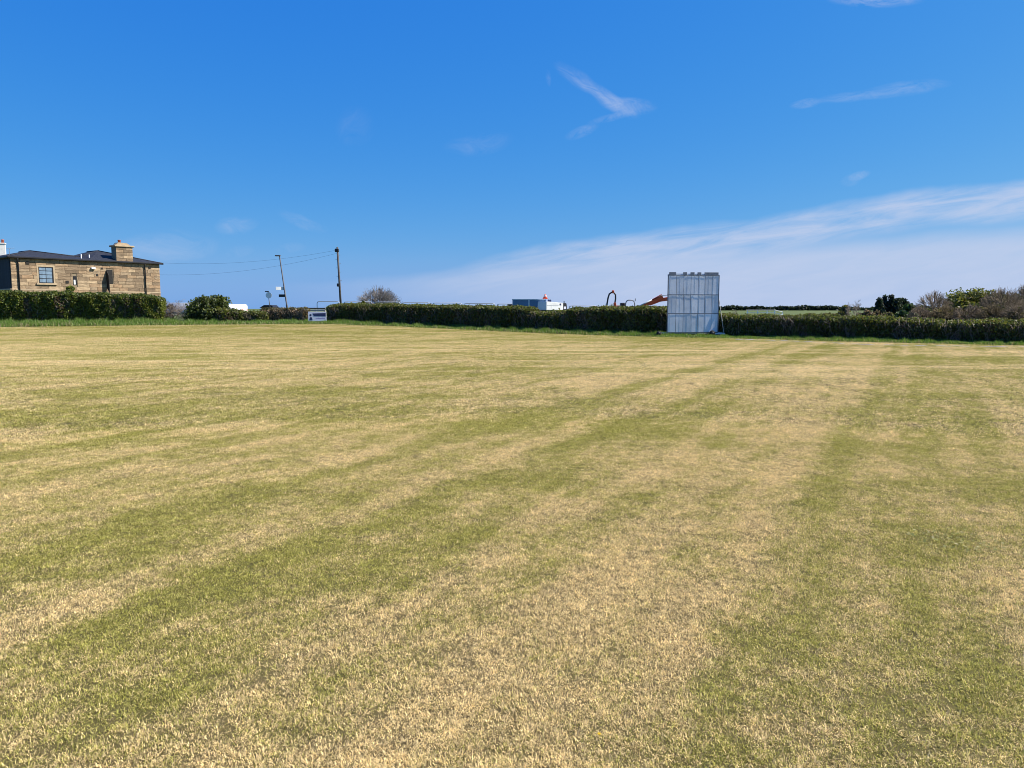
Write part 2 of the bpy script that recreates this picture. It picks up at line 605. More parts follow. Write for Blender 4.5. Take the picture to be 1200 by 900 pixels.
def make_blade_material():
    m = bpy.data.materials.new('mown_grass_blade')
    m.use_nodes = True
    k = NT(m.node_tree)
    k.n.clear()
    g, tone, pale = turf_nodes(k)
    t = k.xyz(k.attr('tint').outputs['Vector'])      # per blade: random pick, brightness, hue
    isg = k.maprange(k.math('SUBTRACT', g, t[0]), -0.15, 0.15, 0, 1)
    straw = k.mix(t[2], STRAW, STRAW2)
    straw = k.mix(k.math('MULTIPLY', pale, 0.7), straw, STRAW2)
    green = k.mix(t[2], GREEN, GREEN2)
    c = k.mix(isg, straw, green)
    c = k.mix(1.0, c, k.ramp(t[1], [(0, 0.46), (1, 2.12)]), 'MULTIPLY')
    c = k.mix(1.0, c, k.ramp(k.maprange(tone, 0.5, 1.5, 0, 1), [(0, 0.66), (1, 1.26)]), 'MULTIPLY')
    d = k.n.new('ShaderNodeBsdfDiffuse')
    tr = k.n.new('ShaderNodeBsdfTranslucent')
    k.put(d.inputs['Color'], c)
    k.put(tr.inputs['Color'], c)
    mx = k.n.new('ShaderNodeMixShader')
    mx.inputs[0].default_value = 0.35
    k.l.new(d.outputs[0], mx.inputs[1])
    k.l.new(tr.outputs[0], mx.inputs[2])
    o = k.n.new('ShaderNodeOutputMaterial')
    k.l.new(mx.outputs[0], o.inputs['Surface'])
    return m


M = dict(
    ground=make_ground_material(),
    blade=make_blade_material(),
    leaf=leaf_material('leaf', 0.42),
    grass=leaf_material('long_grass_blade', 0.4),
    bark=material('bark', (0.12, 0.09, 0.065), 0.9, var=0.35, nscale=3, coord='Object'),
    twig=material('twig', (0.25, 0.205, 0.16), 0.9, var=0.3, nscale=2),
    twig_pale=material('pale_grey_twig', (0.235, 0.215, 0.20), 0.9, var=0.25, nscale=2),
    twig_scrub=material('brown_scrub_twig', (0.175, 0.130, 0.070), 0.9, var=0.3, nscale=2),
    twig_red=material('reddish_twig', (0.205, 0.155, 0.105), 0.9, var=0.3, nscale=2),
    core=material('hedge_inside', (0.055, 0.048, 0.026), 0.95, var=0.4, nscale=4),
    boards=material('weathered_white_board', (0.72, 0.75, 0.78), 0.7, var=0.07, nscale=2.2, dirt=(0.52, 0.54, 0.56), bump=0.1, bscale=20, objrand=0.10),
    screen_rail=material('grey_painted_rail', (0.20, 0.22, 0.25), 0.7, var=0.2),
    white=material('white_paint', (0.78, 0.78, 0.76), 0.45, var=0.06, nscale=3, dirt=(0.55, 0.54, 0.50), bump=0.03),
    rubber=material('black_rubber', (0.018, 0.018, 0.019), 0.8, var=0.2),
    steel=material('galvanised_steel', (0.42, 0.44, 0.46), 0.65, 0.3, var=0.12, nscale=20, bump=0.05),
    greysteel=material('grey_painted_steel', (0.27, 0.28, 0.29), 0.5, 0.3, var=0.15),
    lampsteel=material('dull_grey_lamp_steel', (0.085, 0.090, 0.10), 0.6, 0.2, var=0.15),
    darkmetal=material('dark_metal', (0.035, 0.036, 0.04), 0.5, 0.4, var=0.25),
    red=material('red_paint', (0.70, 0.095, 0.030), 0.45, var=0.12, dirt=(0.40, 0.08, 0.04)),
    orange=material('orange_paint', (0.55, 0.17, 0.03), 0.45, var=0.15, dirt=(0.30, 0.13, 0.05)),
    cone=material('orange_plastic', (0.72, 0.090, 0.035), 0.5, var=0.08, bump=0.02),
    bluegrey=material('blue_grey_panel', (0.085, 0.175, 0.29), 0.5, var=0.12, nscale=2, dirt=(0.075, 0.13, 0.20), bump=0.04),
    bluelight=material('pale_blue_rail', (0.42, 0.52, 0.60), 0.5, var=0.1),
    glass=material('dark_glass', (0.03, 0.035, 0.04), 0.06, var=0.05, bump=0.0, spec=0.8),
    slate=None,
    mortar=material('mortar', (0.235, 0.185, 0.12), 0.95, var=0.2, nscale=3, bump=0.3),
    stone=material('sandstone', (0.315, 0.236, 0.152), 0.9, var=0.38, nscale=2.6, dirt=(0.17, 0.115, 0.07), bump=0.5, bscale=9, objrand=0.36),
    trim=material('dressed_sandstone', (0.41, 0.315, 0.20), 0.9, var=0.15, nscale=2, dirt=(0.26, 0.20, 0.13), bump=0.3),
    black=material('black_paint', (0.014, 0.014, 0.016), 0.5, var=0.2),
    blackwood=material('black_timber', (0.022, 0.020, 0.018), 0.8, var=0.3, nscale=5),
    terracotta=material('terracotta', (0.36, 0.10, 0.06), 0.8, var=0.2),
    render=material('white_render', (0.74, 0.72, 0.68), 0.85, var=0.06, dirt=(0.6, 0.57, 0.52)),
    creosote=material('creosoted_pole', (0.085, 0.075, 0.070), 0.85, var=0.3, nscale=4),
    wood=material('brown_timber', (0.20, 0.135, 0.080), 0.85, var=0.3, nscale=3),
    palewood=material('bleached_timber', (0.42, 0.39, 0.34), 0.85, var=0.2, nscale=3),
    silver=material('silver_grey_paint', (0.47, 0.49, 0.51), 0.35, 0.4, var=0.04, bump=0),
    navy=material('navy_print', (0.02, 0.035, 0.10), 0.4, var=0.1, bump=0),
    lilac=material('faded_violet_print', (0.28, 0.26, 0.48), 0.5, var=0.1, bump=0),
    signwhite=material('sign_white', (0.66, 0.67, 0.74), 0.4, var=0.05, bump=0),
    rope=material('white_rope', (0.75, 0.74, 0.68), 0.85, var=0.12, nscale=12, dirt=(0.5, 0.48, 0.38)),
    dandelion=material('yellow_petals', (0.75, 0.52, 0.02), 0.7, var=0.15, nscale=50, bump=0),
    lens=material('lamp_lens', (0.7, 0.68, 0.6), 0.2, var=0.03, bump=0),
)


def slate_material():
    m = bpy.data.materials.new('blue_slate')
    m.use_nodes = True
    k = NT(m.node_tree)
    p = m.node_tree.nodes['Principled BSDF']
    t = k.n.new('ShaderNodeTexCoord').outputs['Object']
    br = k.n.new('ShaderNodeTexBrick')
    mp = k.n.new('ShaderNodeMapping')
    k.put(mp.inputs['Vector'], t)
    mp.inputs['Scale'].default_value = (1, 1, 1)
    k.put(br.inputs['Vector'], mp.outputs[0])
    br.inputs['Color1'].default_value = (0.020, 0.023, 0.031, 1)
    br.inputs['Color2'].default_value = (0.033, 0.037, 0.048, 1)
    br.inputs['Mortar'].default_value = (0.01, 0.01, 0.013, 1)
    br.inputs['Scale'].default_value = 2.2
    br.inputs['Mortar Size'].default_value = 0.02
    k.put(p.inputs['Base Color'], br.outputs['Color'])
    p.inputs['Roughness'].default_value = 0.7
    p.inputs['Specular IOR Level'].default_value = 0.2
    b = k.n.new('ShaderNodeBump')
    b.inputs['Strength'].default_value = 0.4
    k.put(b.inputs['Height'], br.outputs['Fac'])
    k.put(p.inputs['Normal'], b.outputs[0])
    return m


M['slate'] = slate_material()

# ------------------------------------------------------------------ the land
def sm(t):
    t = np.clip(t, 0, 1)
    return t * t * (3 - 2 * t)


def gz_of(x, y):
    x = np.asarray(x, dtype=float)
    y = np.asarray(y, dtype=float)
    left = sm((4 - x) / 26)
    z = 0.62 * sm((y - 32) / 46) * left
    z = z + 0.95 * sm((y - 90) / 260)
    z = z + 0.02 * np.sin(x * 0.31 + 1.2) * np.sin(y * 0.23) * sm((y - 6) / 14) * sm((150 - np.hypot(x, y)) / 60)
    return z


def gzf(x, y): return float(gz_of(x, y))


def hit(px, py):
    r = ray(px, py)
    d = 20.0
    for _ in range(80):
        z = gzf(r.x / r.y * d, d)
        nd = (EYE - z) / (-r.z / r.y)
        d = 0.5 * d + 0.5 * min(max(nd, 1.0), 300)
    return Vector((r.x / r.y * d, d, gzf(r.x / r.y * d, d)))


EDGE_PX = [(-260, 388), (-120, 385.5), (0, 383.3), (100, 382), (190, 381), (300, 380.2), (380, 379.8), (450, 382), (520, 385.2), (600, 389), (690, 392.6), (780, 395.2),
           (850, 396.4), (900, 397.4), (1000, 400.5), (1100, 402.8), (1200, 405), (1320, 408), (1500, 412)]
EDGE = [hit(*p) for p in EDGE_PX]
E_ANG = np.array([math.atan2(e.x, e.y) for e in EDGE])
E_DIST = np.array([math.hypot(e.x, e.y) for e in EDGE])


def edge_dist(x, y):
    return np.interp(np.arctan2(x, y), E_ANG, E_DIST)


def edge_y(px):
    """depth of the boundary in the direction of a picture column"""
    a = math.atan((px - 600) / F)
    return float(np.interp(a, E_ANG, E_DIST)) * math.cos(a)


def axis(lo, hi, step, far):
    a = list(np.arange(lo, hi + 0.001, step))
    q, st = hi, step
    up = []
    while q < far:
        st *= 1.35
        q += st
        up.append(q)
    q, st = lo, step
    dn = []
    while q > -far:
        st *= 1.35
        q -= st
        dn.append(q)
    return np.array(dn[::-1] + a + up)


xs = axis(-70, 50, 1.0, 6000)
ys = axis(-6, 110, 1.0, 6000)
gx_, gy_ = np.meshgrid(xs, ys)
gzz = gz_of(gx_, gy_)
vv_ = np.stack([gx_, gy_, gzz], -1).reshape(-1, 3)
nx, ny = len(xs), len(ys)
ii = (np.arange(ny - 1)[:, None] * nx + np.arange(nx - 1)[None, :]).ravel()
ff_ = np.stack([ii, ii + 1, ii + nx + 1, ii + nx], -1)
gme = np_mesh('ground', vv_, ff_, smooth=True)
la = gme.attributes.new('lawn', 'FLOAT', 'POINT')
ed = edge_dist(vv_[:, 0], vv_[:, 1])
rad = np.hypot(vv_[:, 0], vv_[:, 1])
lawn = np.clip((ed + 0.8 - rad) / 1.2, 0, 1)
la.data.foreach_set('value', lawn.astype(np.float32))
ground = link('ground', gme, M['ground'])
tag(ground, kind='structure')


# ---- mown grass: round patches of real blades laid over the field
def blade_patch(n, radius, hmin, hmax, wid, tuft, seed):
    r_ = np.random.default_rng(seed)
    # blades stand in small tufts with bare thatch between them
    nc = int(math.pi * radius * radius / (tuft * tuft))
    rr = radius * np.sqrt(r_.random(nc)) * 0.98
    th = r_.random(nc) * 2 * math.pi
    ctr = np.stack([rr * np.cos(th), rr * np.sin(th)], -1)
    ch = r_.random(nc)
    wgt = 0.25 + ch ** 1.5
    ci = r_.choice(nc, size=n, p=wgt / wgt.sum())
    loose = r_.random(n) < 0.22
    sp = np.where(loose, tuft * 1.3, tuft * 0.30)[:, None]
    off = r_.normal(size=(n, 2)) * sp
    cx = ctr[ci, 0] + off[:, 0]
    cy = ctr[ci, 1] + off[:, 1]
    h1 = ch[ci]
    lay = r_.random(nc) * 6.283
    az = np.arctan2(off[:, 1] + 0.6 * tuft * np.sin(lay[ci]) * 0.5, off[:, 0] + 0.6 * tuft * np.cos(lay[ci]) * 0.5) + r_.normal(size=n) * 0.7
    lean = np.clip(1.15 + 0.45 * r_.normal(size=n), 0.2, 1.5)
    ln = (hmin + (hmax - hmin) * r_.random(n)) * (0.75 + 0.5 * h1)
    d = np.stack([np.cos(az), np.sin(az), np.zeros(n)], -1)
    up = np.array([0, 0, 1.0])
    sd = np.stack([-np.sin(az), np.cos(az), np.zeros(n)], -1)
    base = np.stack([cx, cy, np.full(n, -0.004)], -1)
    mid = base + (d * np.sin(lean * 0.55)[:, None] + up * np.cos(lean * 0.55)[:, None]) * (ln * 0.55)[:, None]
    l2 = np.minimum(lean * 1.35, 1.75)
    tip = mid + (d * np.sin(l2)[:, None] + up * np.cos(l2)[:, None]) * (ln * 0.45)[:, None]
    w = (wid * (0.7 + 0.6 * r_.random(n)))[:, None]
    v = np.empty((n, 5, 3))
    v[:, 0] = base - sd * w
    v[:, 1] = base + sd * w
    v[:, 2] = mid + sd * w * 0.8
    v[:, 3] = mid - sd * w * 0.8
    v[:, 4] = tip
    b = (np.arange(n) * 5)[:, None]
    f = np.concatenate([b + np.array([[0, 1, 2]]), b + np.array([[0, 2, 3]]), b + np.array([[3, 2, 4]])], 0)
    t = np.stack([r_.random(n) * 0.6 + 0.4 * r_.random(nc)[ci], 0.55 * r_.random(n) + 0.45 * r_.random(nc)[ci], r_.random(n)], -1)
    me = np_mesh('mown_grass_blades', v.reshape(-1, 3), f, np.concatenate([t, t, t], 0))
    me.materials.append(M['blade'])
    return me


def patch_collection(name, count, *args):
    c = bpy.data.collections.new(name)
    for i in range(count):
        o = bpy.data.objects.new('grass_patch', blade_patch(*args, seed=100 + i))
        c.objects.link(o)
    return c


near_c = patch_collection('near_grass', 4, 6200, 0.5, 0.010, 0.026, 0.0016, 0.030)
far_c = patch_collection('far_grass', 3, 4200, 1.0, 0.014, 0.036, 0.0040, 0.055)


def scatter_group(coll):
    g = bpy.data.node_groups.new('grass_scatter', 'GeometryNodeTree')
    g.interface.new_socket('Geometry', in_out='INPUT', socket_type='NodeSocketGeometry')
    g.interface.new_socket('Geometry', in_out='OUTPUT', socket_type='NodeSocketGeometry')
    gi = g.nodes.new('NodeGroupInput')
    gout = g.nodes.new('NodeGroupOutput')
    ci = g.nodes.new('GeometryNodeCollectionInfo')
    ci.inputs['Collection'].default_value = coll
    ci.inputs['Separate Children'].default_value = True
    ci.inputs['Reset Children'].default_value = True
    ip = g.nodes.new('GeometryNodeInstanceOnPoints')
    ip.inputs['Pick Instance'].default_value = True

    def nattr(name, typ):
        n = g.nodes.new('GeometryNodeInputNamedAttribute')
        n.data_type = typ
        n.inputs['Name'].default_value = name
        return n.outputs['Attribute']
    g.links.new(gi.outputs[0], ip.inputs['Points'])
    g.links.new(ci.outputs[0], ip.inputs['Instance'])
    g.links.new(nattr('pick', 'INT'), ip.inputs['Instance Index'])
    g.links.new(nattr('rot', 'FLOAT_VECTOR'), ip.inputs['Rotation'])
    g.links.new(ip.outputs[0], gout.inputs[0])
    return g


def grass_field(name, coll, npick, step, dmin, dmax):
    x_, y_ = np.meshgrid(np.arange(-75, 60, step), np.arange(-1.0, 80, step))
    x_ = (x_ + rng.uniform(-.2, .2, x_.shape) * step).ravel()
    y_ = (y_ + rng.uniform(-.2, .2, y_.shape) * step).ravel()
    r_ = np.hypot(x_, y_)
    keep = (r_ > dmin) & (r_ < dmax) & (r_ < edge_dist(x_, y_) - 0.3) & (np.abs(x_) < y_ * 0.80 + 6.0)
    x_, y_ = x_[keep], y_[keep]
    p = np.stack([x_, y_, gz_of(x_, y_)], -1).astype(np.float32)
    me = bpy.data.meshes.new(name)
    me.vertices.add(len(p))
    me.vertices.foreach_set('co', p.ravel())
    a = me.attributes.new('pick', 'INT', 'POINT')
    a.data.foreach_set('value', rng.integers(0, npick, len(p)).astype(np.int32))
    rt = np.zeros((len(p), 3), dtype=np.float32)
    rt[:, 2] = rng.random(len(p)) * 6.283
    a = me.attributes.new('rot', 'FLOAT_VECTOR', 'POINT')
    a.data.foreach_set('vector', rt.ravel())
    o = link(name, me)
    md = o.modifiers.new('scatter', 'NODES')
    md.node_group = scatter_group(coll)
    return tag(o, kind='stuff')


grass_field('mown_grass', near_c, 4, 0.44, 0.0, 11.0)
grass_field('mown_grass', far_c, 3, 0.95, 10.3, 90.0)

# ---- long grass left uncut along the foot of the hedges
def grass_strip():
    n = 80000
    px = rng.uniform(-160, 1330, n)
    a = np.arctan((px - 600) / F)
    ed_ = np.interp(a, E_ANG, E_DIST)
    wdt = np.interp(px, [-160, 190, 300, 380, 620, 780, 860, 1330], [4.6, 4.6, 4.2, 3.4, 3.0, 2.6, 2.6, 2.0])
    u = rng.random(n)
    dist = ed_ + u * wdt - 0.15 + rng.normal(size=n) * 0.08
    x, y = dist * np.sin(a), dist * np.cos(a)
    clump = 0.5 + 0.5 * np.sin(px * 0.21 + 3 * np.sin(px * 0.053)) * np.sin(px * 0.083 + u * 4)
    hmax = np.interp(px, [-160, 190, 300, 380, 620, 780, 860, 960, 1330], [0.62, 0.58, 0.42, 0.42, 0.46, 0.30, 0.16, 0.28, 0.22])
    h = hmax * (0.45 + 0.6 * clump) * (0.55 + 0.45 * np.sqrt(u)) * (0.6 + 0.6 * rng.random(n))
    az = rng.random(n) * 6.283
    sd = np.stack([np.cos(az), np.sin(az), 0 * az], -1) * (0.016 + 0.016 * rng.random(n))[:, None]
    ln = np.stack([rng.normal(size=n) * 0.3, rng.normal(size=n) * 0.3, np.ones(n)], -1) * h[:, None]
    base = np.stack([x, y, gz_of(x, y) - 0.02], -1)
    v = np.empty((n, 3, 3))
    v[:, 0] = base - sd
    v[:, 1] = base + sd
    v[:, 2] = base + ln
    g1 = np.array([0.090, 0.180, 0.022])
    g2 = np.array([0.18, 0.27, 0.040])
    st_ = np.array([0.33, 0.29, 0.14])
    t = rng.random(n)[:, None]
    c = g1 * (1 - t) + g2 * t
    dry = (rng.random(n) < np.interp(u, [0, 0.25, 1], [0.4, 0.08, 0.06]))[:, None]
    c = np.where(dry, st_ * (0.7 + 0.5 * t), c)
    me = np_mesh('long_grass', v.reshape(-1, 3), np.arange(n * 3).reshape(n, 3), c)
    o = link('long_grass', me, M['grass'])
    tag(o, kind='stuff')


grass_strip()

# ------------------------------------------------------------------ hedges
def mixcol(pal, n):
    pal = np.array([p[:3] for p in pal]), np.array([p[3] for p in pal], dtype=float)
    idx = rng.choice(len(pal[0]), size=n, p=pal[1] / pal[1].sum())
    return pal[0][idx] * (0.72 + 0.56 * rng.random(n))[:, None]


HEDGE_GREEN = [(0.068, 0.090, 0.016, 5), (0.105, 0.128, 0.022, 4), (0.160, 0.170, 0.032, 2.8), (0.075, 0.058, 0.030, 1.4), (0.13, 0.105, 0.06, 0.5)]
HEDGE_TOP = [(0.105, 0.135, 0.026, 4), (0.150, 0.165, 0.034, 3), (0.15, 0.14, 0.04, 1.2), (0.12, 0.09, 0.05, 1)]
HEDGE_BROWN = [(0.13, 0.088, 0.05, 4), (0.19, 0.135, 0.085, 3), (0.25, 0.19, 0.125, 2), (0.06, 0.05, 0.025, 3), (0.07, 0.085, 0.025, 2)]
BRIGHT_GREEN = [(0.145, 0.180, 0.022, 4), (0.095, 0.125, 0.017, 4), (0.185, 0.200, 0.030, 2.5), (0.07, 0.055, 0.03, 0.5)]


def hedge(label, pts, thick, pal, pal_top, dens=420, size=(0.030, 0.056), wobble=0.10, twigs=60, twig_mat='twig', patches=(), gap=0.0):
    """clipped hedge along pts = (picture column, depth, picture row of its top)"""
    P = []
    for px, d, ty in pts:
        top = at(px, ty, d + thick * 0.25)
        b = at(px, 380, d)
        P.append((b.x, d, top.z))
    P = np.array(P)
    mid = P[len(P) // 2]
    root = empty('hedge', (float(mid[0]), float(mid[1]), gzf(mid[0], mid[1])), 0, label, 'hedge')
    org = np.array(root.location)
    seg = np.linalg.norm(np.diff(P[:, :2], axis=0), axis=1)
    cum = np.concatenate([[0], np.cumsum(seg)])
    L = cum[-1]

    def at_s(s):
        x = np.interp(s, cum, P[:, 0])
        y = np.interp(s, cum, P[:, 1])
        z = np.interp(s, cum, P[:, 2])
        i = np.clip(np.searchsorted(cum, s) - 1, 0, len(seg) - 1)
        tx = (P[i + 1, 0] - P[i, 0]) / seg[i]
        ty = (P[i + 1, 1] - P[i, 1]) / seg[i]
        return x, y, z, -ty, tx            # normal pointing away from the camera
    ph = rng.random(8) * 6.28

    def lump(s, w):
        return (np.sin(s * 1.9 + ph[0] + 1.3 * np.sin(w * 2.1 + ph[1])) * 0.5 + np.sin(s * 4.7 + ph[2] + w * 3.0) * 0.3 + np.sin(s * 9.3 + ph[3] - w * 5.0) * 0.25)
    Hm = float(np.mean(P[:, 2] - gz_of(P[:, 0], P[:, 1])))
    nf = int(L * Hm * dens)
    nt = int(L * thick * dens * 0.9)
    nb = int(L * Hm * dens * 0.25)
    ne = int(thick * Hm * dens * 0.8)
    s = np.concatenate([rng.random(nf + nt + nb) * L, np.full(ne, 0.0), np.full(ne, L)])
    n = len(s)
    w = np.empty(n)            # across: 0 front, 1 back
    h = np.empty(n)            # up: 0..1
    w[:nf] = 0
    h[:nf] = rng.random(nf) ** 0.9
    w[nf:nf + nt] = rng.random(nt)
    h[nf:nf + nt] = 1
    w[nf + nt:nf + nt + nb] = 1
    h[nf + nt:nf + nt + nb] = rng.random(nb)
    w[nf + nt + nb:] = rng.random(2 * ne)
    h[nf + nt + nb:] = rng.random(2 * ne)
    istop = np.zeros(n, bool)
    istop[nf:nf + nt] = True
    x, y, z, nx_, ny_ = at_s(s)
    gzv = gz_of(x, y)
    lu = lump(s, h * Hm)
    # shoulders are rounded, feet slightly narrower
    rnd = 0.16 * np.clip((h - 0.75) / 0.25, 0, 1) ** 2
    off = w * thick + np.where(w < 0.5, 1, -1) * (rnd + 0.10 * (1 - h) ** 2 * 0.6) + lu * wobble * np.where(w < .5, -1, 1) + rng.normal(size=n) * 0.05
    shoulder = 0.10 * (np.abs(w - 0.5) * 2) ** 3
    zz = gzv + h * (z - gzv) + np.where(h > 0.97, lu * wobble * 0.5 - shoulder, 0) + np.where(istop, np.abs(rng.normal(size=n)) * 0.05, rng.normal(size=n) * 0.03)
    ends = np.zeros(n)
    ends[-2 * ne:-ne] = -1
    ends[-ne:] = 1
    ex = ends * (0.05 + 0.1 * rng.random(n))
    c = np.stack([x + nx_ * off + ny_ * ex, y + ny_ * off - nx_ * ex, zz], -1)
    a = rdir(n)
    b = np.cross(a, rdir(n))
    b /= np.linalg.norm(b, axis=1, keepdims=True)
    sz = rng.uniform(size[0], size[1], n)[:, None]
    col = mixcol(pal, n)
    ct = mixcol(pal_top, n)
    topness = np.clip((h - 0.80) / 0.2, 0, 1) * (0.35 + 0.65 * rng.random(n))
    col = np.where((topness > 0.42)[:, None], ct, col)
    # some stretches are thinner, dead or twiggy
    pt = np.sin(s * 0.9 + ph[4]) + np.sin(s * 2.3 + ph[5] + h * 2) + 0.8 * np.sin(s * 5.1 + ph[6])
    brown = (pt > 1.25) & (rng.random(n) < 0.6) & (h < 0.9)
    col = np.where(brown[:, None], mixcol(HEDGE_BROWN, n), col)
    keep = np.ones(n, bool)
    keep &= ~((pt > 1.1) & (rng.random(n) < 0.35) & ~istop)
    v, f = quads(c[keep] - org, (a * sz * 1.3)[keep], (b * sz * 0.75)[keep])
    o = link('foliage', np_mesh('hedge_foliage', v, f, col[keep]), M['leaf'], root)
    tag(o, kind='stuff')
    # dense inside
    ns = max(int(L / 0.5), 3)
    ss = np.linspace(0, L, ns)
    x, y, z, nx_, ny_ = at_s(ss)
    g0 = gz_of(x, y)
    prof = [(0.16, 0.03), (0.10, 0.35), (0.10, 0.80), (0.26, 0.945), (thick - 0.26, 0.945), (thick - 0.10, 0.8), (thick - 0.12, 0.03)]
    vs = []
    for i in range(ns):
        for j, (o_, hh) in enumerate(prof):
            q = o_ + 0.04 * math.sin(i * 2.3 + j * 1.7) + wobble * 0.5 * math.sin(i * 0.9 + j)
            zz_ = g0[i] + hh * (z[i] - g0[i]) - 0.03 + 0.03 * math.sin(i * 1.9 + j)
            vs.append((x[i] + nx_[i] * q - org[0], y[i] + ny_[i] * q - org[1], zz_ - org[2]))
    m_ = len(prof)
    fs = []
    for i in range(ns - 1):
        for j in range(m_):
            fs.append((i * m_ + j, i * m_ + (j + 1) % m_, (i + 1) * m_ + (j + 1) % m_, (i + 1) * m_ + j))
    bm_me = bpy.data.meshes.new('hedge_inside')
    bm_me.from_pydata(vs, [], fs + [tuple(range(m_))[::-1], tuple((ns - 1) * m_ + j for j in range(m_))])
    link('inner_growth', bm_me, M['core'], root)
    # bare stems and twigs poking out
    nt_ = int(L * twigs)
    if nt_:
        s = rng.random(nt_) * L
        x, y, z, nx_, ny_ = at_s(s)
        g0 = gz_of(x, y)
        pt = np.sin(s * 0.9 + ph[4]) + np.sin(s * 2.3 + ph[5]) + 0.8 * np.sin(s * 5.1 + ph[6])
        h0 = rng.random(nt_) * 0.75
        up = rng.random(nt_) < 0.3
        h0 = np.where(up, 0.92, h0)
        off = np.where(up, rng.random(nt_) * thick, -0.02 + rng.normal(size=nt_) * 0.05)
        p0 = np.stack([x + nx_ * off, y + ny_ * off, g0 + h0 * (z - g0)], -1)
        ln = rng.uniform(0.12, 0.45, nt_)
        ln = np.where(up, ln * 0.6, ln)
        dv = np.stack([rng.normal(size=nt_) * 0.45, rng.normal(size=nt_) * 0.3 - np.where(up, 0, 0.2), np.abs(rng.normal(size=nt_)) * 0.6 + 0.4], -1)
        dv /= np.linalg.norm(dv, axis=1, keepdims=True)
        p1 = p0 + dv * ln[:, None]
        sel = (pt > 0.2) | (rng.random(nt_) < 0.45)
        sg = np.concatenate([p0 - org, p1 - org, np.full((nt_, 1), 0.011), np.full((nt_, 1), 0.005)], 1)[sel]
        v, f = tubes(sg, 3)
        o = link('twigs', np_mesh('hedge_twigs', v, f), M[twig_mat], root)
        tag(o, kind='stuff')
    return root


hedge('tall clipped green hedge in front of the stone house', [(-110, 60, 341), (-20, 60, 342.5), (60, 60.5, 343.5), (120, 61, 345), (165, 61.4, 346.5), (188, 61.6, 349)],
      1.3, BRIGHT_GREEN, [(0.08, 0.11, 0.022, 3), (0.11, 0.13, 0.03, 2)], 620, (0.034, 0.062), 0.14, 30)
hedge('low uneven hedge sloping down beside the rounded shrub', [(256, 61.5, 363), (275, 62, 363.5), (295, 62.5, 366), (312, 62.8, 367.5)], 0.9,
      HEDGE_GREEN, HEDGE_TOP, 420, (0.04, 0.07), 0.18, 50)
hedge('brown leafless hedge with a flat top left of the advertising board', [(306, 64, 362.5), (330, 64, 361.8), (358, 63.8, 361.8)], 0.8,
      [(r_ * 1.6, g_c * 1.55, b_c * 1.45, w_) for r_, g_c, b_c, w_ in HEDGE_BROWN], [(0.12, 0.10, 0.045, 3), (0.09, 0.10, 0.03, 2)], 420, (0.03, 0.065), 0.10, 200, 'twig')
e = edge_y
hedge('long clipped hedge with dark face running from the advertising board to the blue trailer',
      [(384, e(384) + 3.2, 358.5), (392, e(392) + 3.1, 357), (440, e(440) + 3, 357.3), (500, e(500) + 2.8, 358.6), (560, e(560) + 2.7, 359.8), (618, e(618) + 2.6, 361)],
      1.3, HEDGE_GREEN, HEDGE_TOP, 600, (0.028, 0.054), 0.13, 70)
hedge('thin dipped stretch of hedge below the blue trailer and white truck',
      [(620, e(620) + 2.5, 365), (634, e(634) + 2.5, 367.5), (650, e(650) + 2.5, 366), (664, e(664) + 2.4, 364.5)], 1.0, HEDGE_GREEN, HEDGE_TOP, 330, (0.035, 0.065), 0.16, 150)
hedge('clipped hedge with dark face between the white truck and the sight screen',
      [(665, e(665) + 2.4, 362), (700, e(700) + 2.4, 361.3), (740, e(740) + 2.4, 361.3), (782, e(782) + 3.0, 361.5), (840, e(840) + 3.6, 364)], 1.3, HEDGE_GREEN, HEDGE_TOP, 600, (0.027, 0.052), 0.13, 70)
hedge('long low hedge with yellow green top right of the sight screen',
      [(836, e(836) + 3.9, 369.5), (850, e(850) + 3.2, 370), (880, e(880) + 2.6, 371.5), (940, e(940) + 2.0, 370.7), (1000, e(1000) + 1.7, 372.5), (1060, e(1060) + 1.5, 374.5), (1098, e(1098) + 1.4, 376.5)],
      1.2, HEDGE_GREEN, HEDGE_TOP, 700, (0.024, 0.045), 0.12, 80)
hedge('lower level topped hedge at the right edge under the far trees',
      [(1103, e(1103) + 1.5, 377.5), (1150, e(1150) + 1.3, 377), (1200, e(1200) + 1.2, 377.3), (1300, e(1300) + 1.2, 377)], 1.2, HEDGE_GREEN, HEDGE_TOP, 760, (0.022, 0.042), 0.11, 80)

